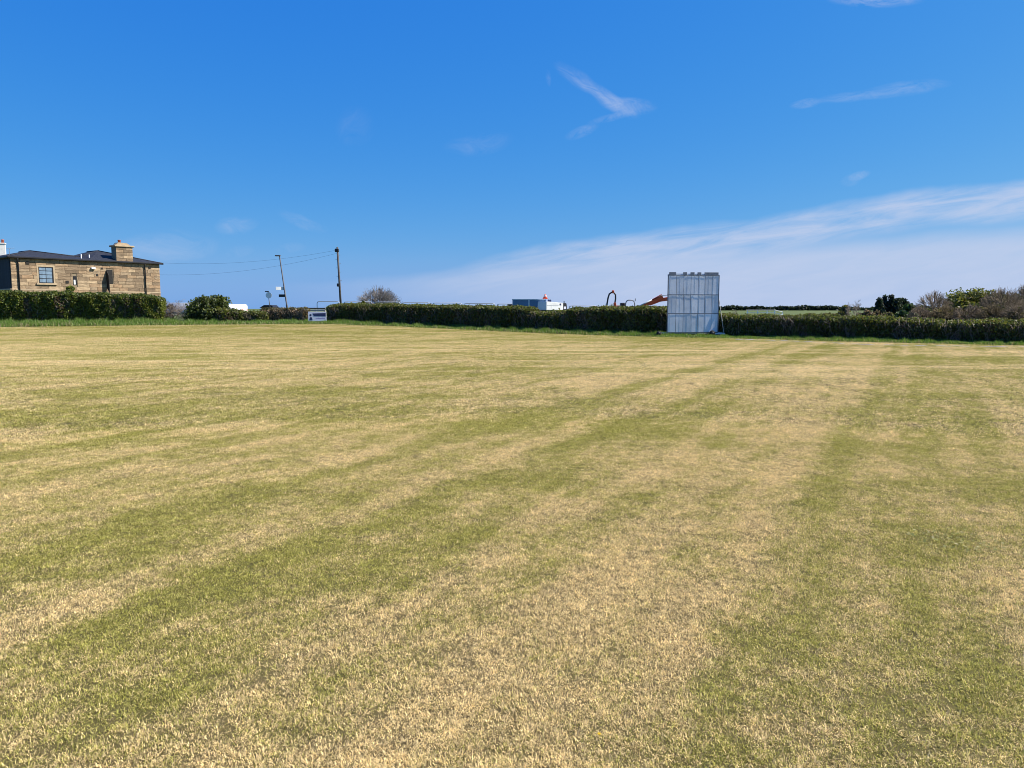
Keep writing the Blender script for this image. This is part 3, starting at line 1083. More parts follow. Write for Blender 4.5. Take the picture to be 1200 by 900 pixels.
# ------------------------------------------------------------------ trees, shrubs
def branches(height, spread, levels, nkids, r0, first=0.25, dome=True, seed=1, updraft=0.35, minr=0.004, mult=1.0):
    """recursive limbs; returns list of segments"""
    R = random.Random(seed)
    out = []

    def grow(p, d, ln, r, lev):
        q = p
        steps = 3 if lev > 0 else 4
        for i in range(steps):
            d2 = (d + Vector((R.gauss(0, .16), R.gauss(0, .16), R.gauss(0, .10) + updraft * 0.12))).normalized()
            q2 = q + d2 * (ln / steps)
            ra, rb = r * (1 - 0.55 * i / steps), r * (1 - 0.55 * (i + 1) / steps)
            out.append((*q, *q2, max(ra, minr), max(rb, minr)))
            q, d = q2, d2
            if lev < levels:
                frac = (i + 1) / steps
                if lev == 0 and frac < first: continue
                kk = nkids if lev else nkids + 2
                for _ in range(max(1, int(round(kk * (0.6 + 0.6 * R.random()) / (steps - (1 if lev == 0 else 0)) * mult)))):
                    a = R.random() * 6.283
                    tilt = R.uniform(0.45, 1.05) * spread
                    ref = Vector((0, 0, 1)) if abs(d.z) < 0.9 else Vector((1, 0, 0))
                    s1 = d.cross(ref).normalized()
                    s2 = d.cross(s1)
                    nd = (d * math.cos(tilt) + (s1 * math.cos(a) + s2 * math.sin(a)) * math.sin(tilt)).normalized()
                    grow(q, nd, ln * R.uniform(0.52, 0.8), rb * 0.62, lev + 1)
    grow(Vector((0, 0, -0.1)), Vector((R.gauss(0, .04), R.gauss(0, .04), 1)).normalized(), height, r0, 0)
    return out


def fit(segs, w, h):
    s = np.array(segs)
    top = max(s[:, 5].max(), 0.1)
    wid = np.percentile(np.abs(s[:, 3]), 98) * 2
    k_ = np.array([w / wid, w / wid, h / top])
    s[:, 0:3] *= k_
    s[:, 3:6] *= k_
    return s


def bare_tree(label, px, d, width_px, top_py, mat='twig', levels=4, nkids=5, r0=None, seed=1, first=0.15, spread=1.0, h0=1.0, cat='tree', name='bare_tree', minr=0.012, group=None):
    c = at(px, 362, d)
    g = gzf(c.x, d)
    H = at(px, top_py, d).z - g
    Wd = width_px * d / F
    r0 = r0 or H * 0.04
    root = empty(name, (c.x, d, g), 0, label, cat, group)
    s = fit(branches(h0, spread, levels, nkids, r0, first, seed=seed, minr=minr), Wd, H)
    big = s[:, 6] > r0 * 0.25
    v, f = tubes(s[big], 6)
    link('trunk', np_mesh('trunk', v, f, smooth=True), M['bark'], root)
    v, f = tubes(s[~big], 3)
    o = link('crown', np_mesh('bare_crown', v, f), M[mat], root)
    tag(o, kind='stuff')
    return root


def dome_segs(H, Wd, limbs, kids, twigs, r0, seed, squash=1.0, low=0.05, minr=0.012):
    """fan of limbs from a short trunk ending on a dome of twigs"""
    R = random.Random(seed)
    out = []
    top = Vector((0, 0, H * 0.16))
    out.append((0, 0, -0.1, *top, r0, r0 * 0.85))

    def shell(th, ph, f):
        return Vector((math.cos(th) * math.cos(ph) * Wd / 2 * f, math.sin(th) * math.cos(ph) * Wd / 2 * f * squash, H * 0.12 + math.sin(ph) * H * 0.88 * f))

    def bend(a, b, ra, rb, n, wob):
        p = a
        for i in range(n):
            q = a.lerp(b, (i + 1) / n)
            if i < n - 1:
                q += Vector((R.gauss(0, wob), R.gauss(0, wob), abs(R.gauss(0, wob)) * 0.6))
            out.append((*p, *q, max(minr, ra + (rb - ra) * i / n), max(minr, ra + (rb - ra) * (i + 1) / n)))
            p = q
    for i in range(limbs):
        th = i * 2.39996 + R.gauss(0, .25)
        ph = math.asin(min(1, low + (1 - low) * ((i + 0.5) / limbs) ** 0.9))
        e = shell(th, ph, 0.55 + R.gauss(0, .05))
        bend(top * R.uniform(0.5, 1.0), e, r0 * 0.42, r0 * 0.2, 4, Wd * 0.02)
        for j in range(kids):
            th2, ph2 = th + R.gauss(0, .38), min(1.5, max(low, ph + R.gauss(0, .24)))
            e2 = shell(th2, ph2, 0.80 + R.gauss(0, .06))
            s0 = top.lerp(e, R.uniform(0.55, 1.0))
            bend(s0, e2, r0 * 0.14, r0 * 0.07, 3, Wd * 0.014)
            for m_ in range(twigs):
                e3 = shell(th2 + R.gauss(0, .16), min(1.55, max(low * 0.6, ph2 + R.gauss(0, .13))), 1.0 + R.gauss(0, .07))
                bend(s0.lerp(e2, R.uniform(0.5, 1.0)), e3, minr, minr * 0.55, 2, Wd * 0.010)
    return out


def dome_tree(label, px, d, width_px, top_py, mat='twig', limbs=16, kids=8, twigs=7, r0=0.25, seed=1, cat='tree', name='bare_tree', minr=0.014, low=0.05):
    c = at(px, 362, d)
    g = gzf(c.x, d)
    H = at(px, top_py, d).z - g
    Wd = width_px * d / F
    root = empty(name, (c.x, d, g), 0, label, cat)
    s = np.array(dome_segs(H, Wd, limbs, kids, twigs, r0, seed, minr=minr, low=low))
    big = s[:, 6] > r0 * 0.18
    v, f = tubes(s[big], 6)
    link('trunk', np_mesh('trunk', v, f, smooth=True), M[mat], root)
    v, f = tubes(s[~big], 3)
    o = link('crown', np_mesh('bare_crown', v, f), M[mat], root)
    tag(o, kind='stuff')
    return root


def leafy_tree(label, px, d, width_px, top_py, pal, n=9000, size=(0.06, 0.14), blobs=16, seed=3, base=0.12, cat='tree', name='tree', pointy=0.0, group=None, depth_f=0.8, even=False, plumes=0):
    c = at(px, 362, d)
    g = gzf(c.x, d)
    H = at(px, top_py, d).z - g
    Wd = width_px * d / F
    root = empty(name, (c.x, d, g), 0, label, cat, group)
    R = np.random.default_rng(seed)
    bl = []
    for i in range(blobs):
        hh = base + (1 - base) * (i + 0.5) / blobs
        env = math.sqrt(max(0.0, 1 - (max(0, hh - 0.38) / 0.64) ** 2)) * (1 - pointy * hh)
        a = R.random() * 6.283
        rr = R.random() ** 0.6 * env * 0.55
        br = (0.20 + 0.16 * R.random()) * (0.5 + 0.5 * env)
        bl.append((math.cos(a) * rr * Wd, math.sin(a) * rr * Wd * depth_f, min(hh * H, H - br * min(Wd, H) * (0.75 if even else R.uniform(0.7, 1.9))), br * min(Wd, H * 1.3)))
    if plumes:
        bl = []
        for i in range(plumes):
            ux = (i + 0.5) / plumes - 0.5 + R.uniform(-0.04, 0.04)
            tip = H * (1 - 0.55 * abs(ux) ** 1.3) * R.uniform(0.80, 1.0)
            uy = R.uniform(-0.25, 0.25)
            for j in range(6):
                f = (j + 0.3) / 6
                br = Wd / plumes * (0.95 - 0.62 * f) * R.uniform(0.9, 1.2)
                bl.append((ux * Wd * 0.86 + R.normal() * 0.05, uy * Wd * depth_f, tip * f + br * 0.3, br))
        blobs = len(bl)
    bl = np.array(bl)
    vol = bl[:, 3] ** 2
    idx = R.choice(blobs, size=n, p=vol / vol.sum())
    dd = rdir(n)
    rad_ = bl[idx, 3] * (0.55 + 0.5 * R.random(n)) * (1 + 0.22 * np.sin(dd[:, 0] * 9 + idx) * np.sin(dd[:, 2] * 7 + idx * 2))
    p = bl[idx, :3] + dd * rad_[:, None] * np.array([1, 1, 0.85])
    p[:, 2] = np.maximum(p[:, 2], 0.03 * H)
    a = rdir(n)
    b = np.cross(a, rdir(n))
    b /= np.linalg.norm(b, axis=1, keepdims=True)
    sz = R.uniform(size[0], size[1], n)[:, None]
    col = mixcol(pal, n) * (0.75 + 0.5 * R.random(blobs))[idx][:, None]
    v, f = quads(p, a * sz * 1.25, b * sz * 0.8)
    o = link('crown', np_mesh('leaf_crown', v, f, col), M['leaf'], root)
    tag(o, kind='stuff')
    s = [(0, 0, -0.1, 0.05, 0, H * 0.35, H * 0.035, H * 0.025)]
    for q in bl:
        s.append((0.05, 0, H * 0.3 * R.random(), q[0], q[1], q[2], H * 0.016, H * 0.006))
    v, f = tubes(s, 5)
    link('trunk', np_mesh('trunk_and_limbs', v, f, smooth=True), M['bark'], root)
    return root


EVERGREEN = [(0.016, 0.028, 0.016, 5), (0.026, 0.042, 0.022, 4), (0.040, 0.058, 0.028, 2)]
SPRING = [(0.12, 0.135, 0.024, 4), (0.17, 0.17, 0.032, 3), (0.055, 0.072, 0.018, 3), (0.14, 0.11, 0.05, 1)]
SHRUB_GREEN = [(0.060, 0.085, 0.016, 4), (0.090, 0.115, 0.020, 3), (0.040, 0.058, 0.013, 3), (0.13, 0.14, 0.03, 1)]
MIDGREEN = [(0.045, 0.085, 0.022, 4), (0.035, 0.06, 0.018, 3), (0.07, 0.11, 0.03, 2)]
OLIVE = [(0.100, 0.105, 0.030, 4), (0.140, 0.140, 0.038, 3), (0.12, 0.09, 0.05, 3)]

leafy_tree('rounded dense green shrub with clipped top beside the bare bush, right of the house', 240, 63, 56, 348.3, SHRUB_GREEN, 10000, (0.04, 0.075), 26, 11, 0.10, 'shrub', 'shrub', depth_f=0.5, even=True)
bare_tree('small leafless bush between the tall house hedge and the rounded shrub', 205, 63, 34, 350, 'twig', 4, 5, 0.05, 5, 0.0, 1.25, 0.6, 'bush', 'bare_bush', 0.008)
bare_tree('second thin bare bush in front of the pale grey van', 197, 62.5, 16, 356, 'twig', 4, 4, 0.03, 8, 0.0, 1.2, 0.6, 'bush', 'bare_bush', 0.008)
dome_tree('bare dome shaped tree behind the hedge right of the telegraph pole', 444, 92, 57, 338.5, 'twig_pale', 22, 9, 7, 0.36, 21, minr=0.015, low=0.0)
leafy_tree('dark dense evergreen tree beyond the right hedge, left of the bare trees', 1041, 165, 36, 343.5, EVERGREEN, 7000, (0.08, 0.20), 28, 31, 0.05, plumes=6)
leafy_tree('smaller dark evergreen leaning on the right side of the big evergreen', 1053, 168, 20, 350, EVERGREEN, 2200, (0.10, 0.24), 12, 32, 0.05)
leafy_tree('small bright green tree between the dark evergreen and the pinkish bare tree', 1066, 160, 16, 354, MIDGREEN, 2200, (0.09, 0.2), 12, 33, 0.05)
dome_tree('pinkish grey leafless tree with fan of twigs right of the evergreen', 1094, 150, 42, 342.5, 'twig_red', 16, 8, 7, 0.30, 41, minr=0.022)
leafy_tree('tallest yellow green tree in the clump at the right', 1143, 158, 52, 338.5, SPRING, 8000, (0.08, 0.19), 34, 43, 0.05)
leafy_tree('olive green tree at the left shoulder of the yellow green one', 1121, 156, 32, 342, SPRING, 3600, (0.10, 0.22), 14, 44, 0.05)
dome_tree('wide brown leafless tree right of the yellow green tree', 1172, 145, 48, 339, 'twig_red', 16, 8, 7, 0.30, 45, minr=0.022)
dome_tree('tall thin bare tree at the right edge of the picture', 1200, 150, 34, 334.5, 'twig_red', 14, 7, 7, 0.26, 47, minr=0.020, low=0.3)
leafy_tree('olive green tree showing between the wide bare tree and the right edge', 1186, 162, 36, 345, SPRING, 3000, (0.09, 0.2), 18, 92, 0.05)
for i, (px, d, w_, ty, lb) in enumerate([
        (1078, 104, 26, 360, 'low brown scrub bush under the pinkish bare tree'),
        (1108, 102, 34, 358, 'brown leafless scrub bush left of the yellow green tree'),
        (1136, 100, 36, 358, 'brown leafless scrub bush below the yellow green tree'),
        (1163, 98, 34, 357, 'brown leafless scrub bush below the wide bare tree'),
        (1192, 96, 38, 358, 'brown leafless scrub bush at the right edge above the hedge'),
        (1226, 132, 40, 352, 'bare scrub bush just outside the right edge')][:5]):
    dome_tree(lb, px, d, w_, ty, 'twig_scrub' if i % 2 else 'twig_red', 14, 7, 6, 0.10, 60 + i, 'bush', 'bare_bush', 0.017, 0.02)
    leafy_tree('dull olive undergrowth around ' + lb.replace('brown leafless ', '').replace('low brown ', ''), px + 6, d + 2, w_ * 1.0, ty + 1, OLIVE, 3600, (0.08, 0.18), 9, 70 + i, 0.0, 'bush', 'undergrowth')
# scrub just behind the hedge to the right of the screen
bare_tree('grey brown twiggy bush just right of the sight screen behind the hedge', 862, 52, 26, 362.5, 'twig', 5, 5, 0.04, 81, 0.0, 1.2, 0.5, 'bush', 'bare_bush', 0.007)
leafy_tree('small yellow green bush tucked against the right side of the sight screen', 851, 48, 10, 366, SPRING, 900, (0.03, 0.06), 8, 82, 0.0, 'bush', 'bush')
leafy_tree('small grey green bush in the field left of the pale twigs', 990, 95, 14, 358, OLIVE, 1300, (0.06, 0.13), 9, 83, 0.0, 'bush', 'bush')
bare_tree('pale leafless sapling standing above the right hedge near the evergreen', 1003, 92, 14, 351, 'twig', 4, 4, 0.05, 84, 0.1, 0.8, 0.9, 'sapling', 'bare_sapling', 0.012)
bare_tree('shorter pale sapling left of the other pale sapling', 994, 94, 10, 354, 'twig', 4, 4, 0.05, 85, 0.1, 0.8, 0.9, 'sapling', 'bare_sapling', 0.012)
leafy_tree('low beige scrub below the saplings beside the evergreen', 1016, 98, 26, 364, HEDGE_BROWN, 1500, (0.06, 0.13), 10, 86, 0.0, 'bush', 'bush')
leafy_tree('low olive bush in front of the foot of the dark evergreen', 1036, 112, 30, 366, OLIVE, 1800, (0.06, 0.13), 12, 90, 0.0, 'bush', 'bush')
leafy_tree('low dull green bush below the small bright green tree', 1062, 110, 26, 364, MIDGREEN, 1500, (0.06, 0.13), 10, 91, 0.0, 'bush', 'bush')
leafy_tree('olive scrub growing along the hedge left of the small grey green bush', 976, 90, 22, 367, OLIVE, 1200, (0.06, 0.13), 9, 87, 0.0, 'bush', 'bush')
leafy_tree('yellow green sprig bush on the hedge left of the bare dome tree', 424, 68, 14, 353.5, SPRING, 800, (0.05, 0.09), 7, 88, 0.0, 'bush', 'bush')
leafy_tree('climbing shrub against the house wall below the small window', 85, 68.5, 20, 334, BRIGHT_GREEN, 1800, (0.04, 0.08), 12, 89, 0.0, 'shrub', 'wall_shrub', 0.4)


# far hedgerow on the skyline
def far_row(label, x0, x1, d, h, pal, n, seed):
    R = np.random.default_rng(seed)
    mid = (x0 + x1) / 2
    root = empty('field_hedgerow', (mid, d, gzf(mid, d)), 0, label, 'hedge')
    x = R.uniform(x0, x1, n)
    hh = h * (0.8 + 0.25 * np.sin(x * 0.11) * np.sin(x * 0.047 + 1) + 0.12 * np.sin(x * 0.6))
    y = d + R.normal(size=n) * 0.7
    z = gz_of(x, y) + hh * R.random(n) ** 0.8
    p = np.stack([x - mid, y - d, z - gzf(mid, d)], -1)
    a = rdir(n)
    b = np.cross(a, rdir(n))
    b /= np.linalg.norm(b, axis=1, keepdims=True)
    sz = R.uniform(0.18, 0.45, n)[:, None]
    v, f = quads(p, a * sz * 1.3, b * sz)
    o = link('foliage', np_mesh('row_foliage', v, f, mixcol(pal, n)), M['leaf'], root)
    tag(o, kind='stuff')


far_row('dark thin hedgerow along the skyline across the far field', 40, 250, 330, 1.9, EVERGREEN, 9000, 5)

# ------------------------------------------------------------------ stone house
A = at(11.5, 302, 70.5)
B = at(186.5, 309, 81.5)
hdir = Vector((B.x - A.x, B.y - A.y, 0))
LEN = hdir.length
hdir.normalize()
hback = Vector((-hdir.y, hdir.x, 0))
HG = gzf(A.x, A.y) - 0.1
house = empty('stone_house', (A.x, A.y, HG), math.atan2(hdir.y, hdir.x), 'two storey sandstone house with hipped slate roofs at the left', 'house')


def on_wall(px, py):
    r = ray(px, py)
    o = Vector((0, 0, EYE))
    t = (Vector((A.x, A.y, 0)) - Vector((0, 0, 0))).dot(hback) / (r.dot(hback))
    p = o + r * t
    q = p - Vector((A.x, A.y, HG))
    return q.dot(hdir), q.z


EAVE = (on_wall(11.5, 302)[1] + on_wall(186.5, 309)[1]) / 2
DEPTH = 9.0
mb = MB()
mb.box(0, LEN, 0, DEPTH, 0, EAVE)
wall = mb.build('wall', M['mortar'], house)

w0, wt = on_wall(44.5, 312.5)
w1_, wb = on_wall(63, 332)
sw0, swt = on_wall(85.5, 323.5)
sw1, swb = on_wall(90, 334)
dk0, dkt = on_wall(125, 316)
dk1, dkb = on_wall(132.5, 332.5)
openings = [(w0 - 0.14, w1_ + 0.14, wb - 0.16, wt + 0.06), (sw0 - 0.05, sw1 + 0.05, swb - 0.05, swt + 0.05), (dk0 - 0.08, dk1 + 0.08, dkb - 0.05, dkt + 0.05)]


def stone_mesh():
    b = MB()
    b.box(-.5, .5, -.5, .5, -.5, .5)
    bm = b.bm
    es = [e_ for e_ in bm.edges if all(v.co.y < 0 for v in e_.verts)]
    bmesh.ops.bevel(bm, geom=es, offset=0.045, segments=1, affect='EDGES')
    return b.mesh('stone')


stone_me = [stone_mesh() for _ in range(1)]
stone_me[0].materials.append(M['stone'])


def stone(s0, s1, z0, z1, proud, parent, side=False, y=0.0):
    o = bpy.data.objects.new('stone', stone_me[0])
    COL.objects.link(o)
    o.parent = parent
    g = 0.011
    if side:
        o.location = (0, (s0 + s1) / 2, (z0 + z1) / 2)
        o.rotation_euler = (0, 0, -math.pi / 2)
        o.scale = (s1 - s0 - g * 2, 0.06 + proud * 2, z1 - z0 - g * 2)
    else:
        o.location = ((s0 + s1) / 2, y, (z0 + z1) / 2)
        o.scale = (s1 - s0 - g * 2, 0.06 + proud * 2, z1 - z0 - g * 2)
    return o


R = random.Random(5)
nst = 0
z = EAVE - 0.06
LEDGE = on_wall(100, 341)[1]
while z > 2.1:
    hgt = R.choice([0.25, 0.28, 0.34, 0.31])
    z0 = z - hgt
    s = 0.0
    first_len = R.uniform(0.4, 0.9)
    while s < LEN - 0.02:
        ln = first_len if s == 0 else R.uniform(0.6, 1.3)
        e1 = s + ln
        if LEN - e1 < 0.35: e1 = LEN
        pieces = [(s, e1)]
        for (a0, a1, b0, b1) in openings:
            if z0 < b1 - 0.02 and z > b0 + 0.02:
                q = []
                for (m0, m1) in pieces:
                    if m1 <= a0 or m0 >= a1: q.append((m0, m1)); continue
                    if m0 < a0 - 0.05: q.append((m0, a0))
                    if m1 > a1 + 0.05: q.append((a1, m1))
                pieces = q
        for m0, m1 in pieces:
            stone(m0, m1, z0, z, R.uniform(0.005, 0.03), wall)
            nst += 1
        s = e1
    s = 0.35
    while s < 5.0 and z > 3.2:
        e1 = s + R.uniform(1.2, 1.7)
        pass
        s = e1
    z = z0
# end wall's shade put in as a dark slate-coloured sheet above a stone ledge
MB().box(-0.06, -0.002, 0.06, DEPTH - 0.05, LEDGE + 0.12, EAVE - 0.08).build('end_wall_shade', M['slate'], house)
MB().box(-0.10, -0.002, 0.0, DEPTH, LEDGE - 0.02, LEDGE + 0.115, 0.01).build('string_course', M['trim'], house)
# window recesses are dark boxes cut by frames
mb = MB()
t_ = 0.07
mb.box(w0, w1_, -0.052, -0.012, wt - t_, wt).box(w0, w1_, -0.052, -0.012, wb, wb + t_)
mb.box(w0, w0 + t_, -0.05, -0.014, wb + t_, wt - t_).box(w1_ - t_ * 1.6, w1_, -0.05, -0.014, wb + t_, wt - t_)
for fr in (0.28, 0.52, 0.76):
    mb.box(w0 + t_, w1_ - t_ * 1.6, -0.044, -0.018, wb + (wt - wb) * fr - 0.025, wb + (wt - wb) * fr + 0.025)
mb.box((w0 + w1_) / 2 - 0.02, (w0 + w1_) / 2 + 0.02, -0.040, -0.020, wb + t_, wt - t_)
win = mb.build('window', M['black'], house)
pane_m = material('net_curtained_pane', (0.17, 0.24, 0.31), 0.12, var=0.25, nscale=3, bump=0, spec=0.7)
for i in range(4):
    zz0 = wb + (wt - wb) * (0.03, 0.29, 0.53, 0.77)[i]
    zz1 = wb + (wt - wb) * (0.27, 0.51, 0.75, 0.97)[i]
    MB().box(w0 + 0.03, (w0 + w1_) / 2 - 0.021, -0.034, -0.024, zz0, zz1).build('pane', pane_m, win)
    MB().box((w0 + w1_) / 2 + 0.021, w1_ - 0.06, -0.034, -0.024, zz0, zz1).build('pane', pane_m, win)
mb = MB()
mb.box(w0 - 0.25, w1_ + 0.25, -0.16, 0.0, wb - 0.17, wb - 0.01, 0.01)
mb.build('sill', M['trim'], win)
mb = MB()
mb.box(w0 - 0.14, w0 - 0.005, -0.058, 0.0, wb - 0.0, wt + 0.0).box(w1_ + 0.005, w1_ + 0.14, -0.058, 0.0, wb, wt).box(w0 - 0.14, w1_ + 0.14, -0.060, 0.0, wt + 0.005, wt + 0.17)
mb.build('stone_surround', M['trim'], win)
# small window
win2 = MB().box(sw0, sw1, -0.03, -0.012, swb, swt).build('window', M['black'], house)
MB().box(sw0 + 0.03, sw1 - 0.12, -0.045, -0.031, swb + 0.05, swb + 0.50).build('pane', M['white'], win2)
# dark loading opening with a timber door leaf swung out
win3 = MB().box(dk0, dk1, -0.035, -0.012, dkb, dkt).build('loading_opening', M['blackwood'], house)
d_t, d_b = dkt, on_wall(122, 342)[1]
mb = MB()
mb.bm.verts.ensure_lookup_table()
po = [(-0.03, d_t), (-0.55, d_t - 0.55), (-0.6, d_b - 0.1), (-0.03, dkb - 0.45)]
f_ = [mb.bm.verts.new((dk0 - 0.09, y_, z_)) for y_, z_ in po]
g_2 = [mb.bm.verts.new((dk0 - 0.03, y_, z_)) for y_, z_ in po]
mb.bm.faces.new(f_)
mb.bm.faces.new(g_2[::-1])
for i in range(4):
    mb.bm.faces.new((f_[i], g_2[i], g_2[(i + 1) % 4], f_[(i + 1) % 4]))
mb.build('timber_cheek', M['blackwood'], house)
# ledges, gutter, pipes, lamp, vents
mb = MB()
mb.box(0, w1_ + 0.5, -0.075, 0, LEDGE - 0.02, LEDGE + 0.10, 0.01)
mb.build('string_course', M['trim'], house)
MB().box(dk0 + 0.3, LEN, -0.070, 0, LEDGE - 0.10, LEDGE + 0.02, 0.01).build('string_course', M['trim'], house)
MB().box(-0.32, LEN + 0.32, -0.34, -0.20, EAVE - 0.06, EAVE + 0.10, 0.03).build('gutter', M['black'], house)
MB().box(-0.30, LEN + 0.30, -0.20, 0.0, EAVE - 0.03, EAVE + 0.05).build('soffit', M['black'], house)
MB().box(-0.32, -0.20, -0.2, DEPTH, EAVE - 0.06, EAVE + 0.10, 0.03).build('gutter', M['black'], house)
for pxa in (22, 170):
    sx = on_wall(pxa, 330)[0]
    MB().tube([(sx - 0.06, -0.27, EAVE - 0.05), (sx - 0.04, -0.14, EAVE - 0.35), (sx, -0.14, EAVE - 0.6), (sx, -0.14, 0)], 0.055, 8).build('drainpipe', M['black'], house, True)
lx, lz = on_wall(108.5, 314.5)
lamp = MB().box(lx - 0.20, lx + 0.20, -0.24, -0.06, lz - 0.10, lz + 0.10, 0.03).build('floodlight', M['white'], house)
MB().tube([(lx, -0.1, lz - 0.1), (lx, -0.05, lz - 0.2)], 0.03, 6).build('bracket', M['black'], lamp)
for pxa, pya, r_ in ((32, 308, 0.14), (78.5, 330.5, 0.14), (113.5, 322.5, 0.11), (119, 314.5, 0.09), (175, 314, 0.12)):
    vx, vz = on_wall(pxa, pya)
    MB().box(vx - r_, vx + r_, -0.085, -0.02, vz - r_ * 0.85, vz + r_ * 0.85, 0.01).build('wall_vent', M['blackwood'], house)

# roofs: two hipped wings with a valley between
ov = 0.3
zE = EAVE + 0.06
mid_s = LEN * 0.49
p1s = LEN * 0.20
p2s = LEN * 0.66


def solve_h(px, py, s_pos, back):
    """height over the house base seen at a pixel for a point set back from the wall"""
    w = Vector((A.x, A.y, 0)) + hdir * s_pos + hback * back
    return at(px, py, w.y).z - HG


h1 = solve_h(45, 294, p1s, 3.2)
h2 = solve_h(124, 294, p2s, 3.4)
hv = solve_h(91, 301, mid_s, 2.2)
E0 = (-ov, -ov, zE); Em = (mid_s, -ov, zE); E1 = (LEN + ov, -ov, zE)
P1 = (p1s, 3.2, h1); P2 = (p2s, 3.4, h2); Vv = (mid_s, 2.2, hv)
P1b = (p1s, DEPTH - 3, h1); P2b = (p2s, DEPTH - 3, h2); Vb = (mid_s, DEPTH - 2, hv)
E0b = (-ov, DEPTH + ov, zE); Emb = (mid_s, DEPTH + ov, zE); E1b = (LEN + ov, DEPTH + ov, zE)
mb = MB()
bv = [mb.bm.verts.new(p) for p in (E0, Em, E1, P1, P2, Vv, P1b, P2b, Vb, E0b, Emb, E1b)]
for q in ((0, 1, 5), (0, 5, 3), (1, 2, 4), (1, 4, 5), (3, 5, 8, 6), (4, 7, 8, 5), (0, 3, 6, 9), (2, 11, 7, 4), (9, 6, 8), (9, 8, 10), (10, 8, 7), (10, 7, 11), (0, 9, 10, 11, 2, 1)):
    mb.bm.faces.new([bv[i] for i in q])
roof = mb.build('roof', M['slate'], house)
mb = MB()
for a_, b_ in ((E0, P1), (P1, P1b), (E1, P2), (P2, P2b), (P1, Vv), (P2, Vv)):
    mb.tube([(a_[0], a_[1], a_[2] + 0.01), (b_[0], b_[1], b_[2] + 0.02)], 0.07, 6)
mb.build('ridge_tiles', M['slate'], roof, True)
for pxa in (98.5, 108):
    sx = on_wall(pxa, 303)[0] + 0.1
    MB().tube([(sx, 0.9, zE + 0.2), (sx, 0.9, zE + 0.62)], 0.06, 8).build('vent_pipe', M['white'], roof)
# chimney rises from the front wall
c0 = on_wall(136, 300)[0]
c1 = on_wall(155.5, 300)[0]
ct = on_wall(145, 289.5)[1]
ch = MB().box(c0, c1, 0.02, 1.0, EAVE, ct).build('chimney', M['mortar'], house)
zc = EAVE + 0.12
rows = 5
rh = (ct - zc) / rows
for i in range(rows):
    sp = c0 + (c1 - c0) * (0.42 if i % 2 else 0.6)
    stone(c0, sp, zc + i * rh, zc + (i + 1) * rh, 0.02, ch)
    stone(sp, c1, zc + i * rh, zc + (i + 1) * rh, 0.025, ch)
MB().box(c0 - 0.16, c1 + 0.16, -0.16, 1.16, ct, ct + 0.17, 0.03).build('cap_slab', M['trim'], ch)
cq = on_wall(140, 284.5)[1]
MB().prism([(c0 + 0.1, ct + 0.17), (c1 - 0.1, ct + 0.17), (c1 - 0.45, cq), (c0 + 0.35, cq + 0.05)], 0.1, 0.9, 0.03).build('flaunching', M['trim'], ch)
MB().lathe((c0 + 0.62, 0.5, cq - 0.05), (0, 0, 1), [(0, 0.15), (0.3, 0.13), (0.32, 0.16), (0.38, 0.16)], 12).build('chimney_pot', M['terracotta'], ch, True)
# aerial
ax0, az0 = on_wall(15, 299)
an = MB().tube([(ax0, 0.8, zE + 0.2), (ax0, 0.8, zE + 0.85)], 0.02, 6).tube([(ax0 - 0.25, 0.8, zE + 0.78), (ax0 + 0.45, 0.8, zE + 0.86)], 0.015, 6)
for i in range(5):
    an.tube([(ax0 - 0.2 + i * 0.15, 0.6, zE + 0.79 + i * 0.015), (ax0 - 0.2 + i * 0.15, 1.0, zE + 0.79 + i * 0.015)], 0.01, 5)
an.build('aerial', M['greysteel'], roof)

# neighbouring house whose chimney shows at the left edge
nb_p = at(-30, 320, 92)
nb = empty('neighbour_house', (nb_p.x - 4, 92, gzf(nb_p.x, 92)), 0.5, 'neighbouring house behind, only its white chimney seen at the left edge', 'house')
MB().box(-4, 4, 0, 7, 0, 4.6).build('wall', M['render'], nb)
rf = MB().prism([(-4.3, 4.6), (4.3, 4.6), (0, 6.4)], -0.3, 7.3).build('roof', M['slate'], nb)
cpt = at(-1.5, 283.5, 92)
inv = nb.matrix_basis.inverted() if False else Matrix.LocRotScale(nb.location, nb.rotation_euler, None).inverted()
lc = inv @ cpt
ch2 = MB().box(lc.x - 0.65, lc.x + 0.65, lc.y - 0.4, lc.y + 0.4, 3.5, lc.z - 0.25).build('chimney', M['render'], nb)
MB().box(lc.x - 0.72, lc.x + 0.72, lc.y - 0.47, lc.y + 0.47, lc.z - 0.25, lc.z - 0.12, 0.02).build('cap_slab', M['render'], ch2)
MB().lathe((lc.x + 0.4, lc.y, lc.z - 0.12), (0, 0, 1), [(0, 0.16), (0.32, 0.14), (0.36, 0.17), (0.42, 0.17)], 12).build('chimney_pot', M['terracotta'], ch2, True)

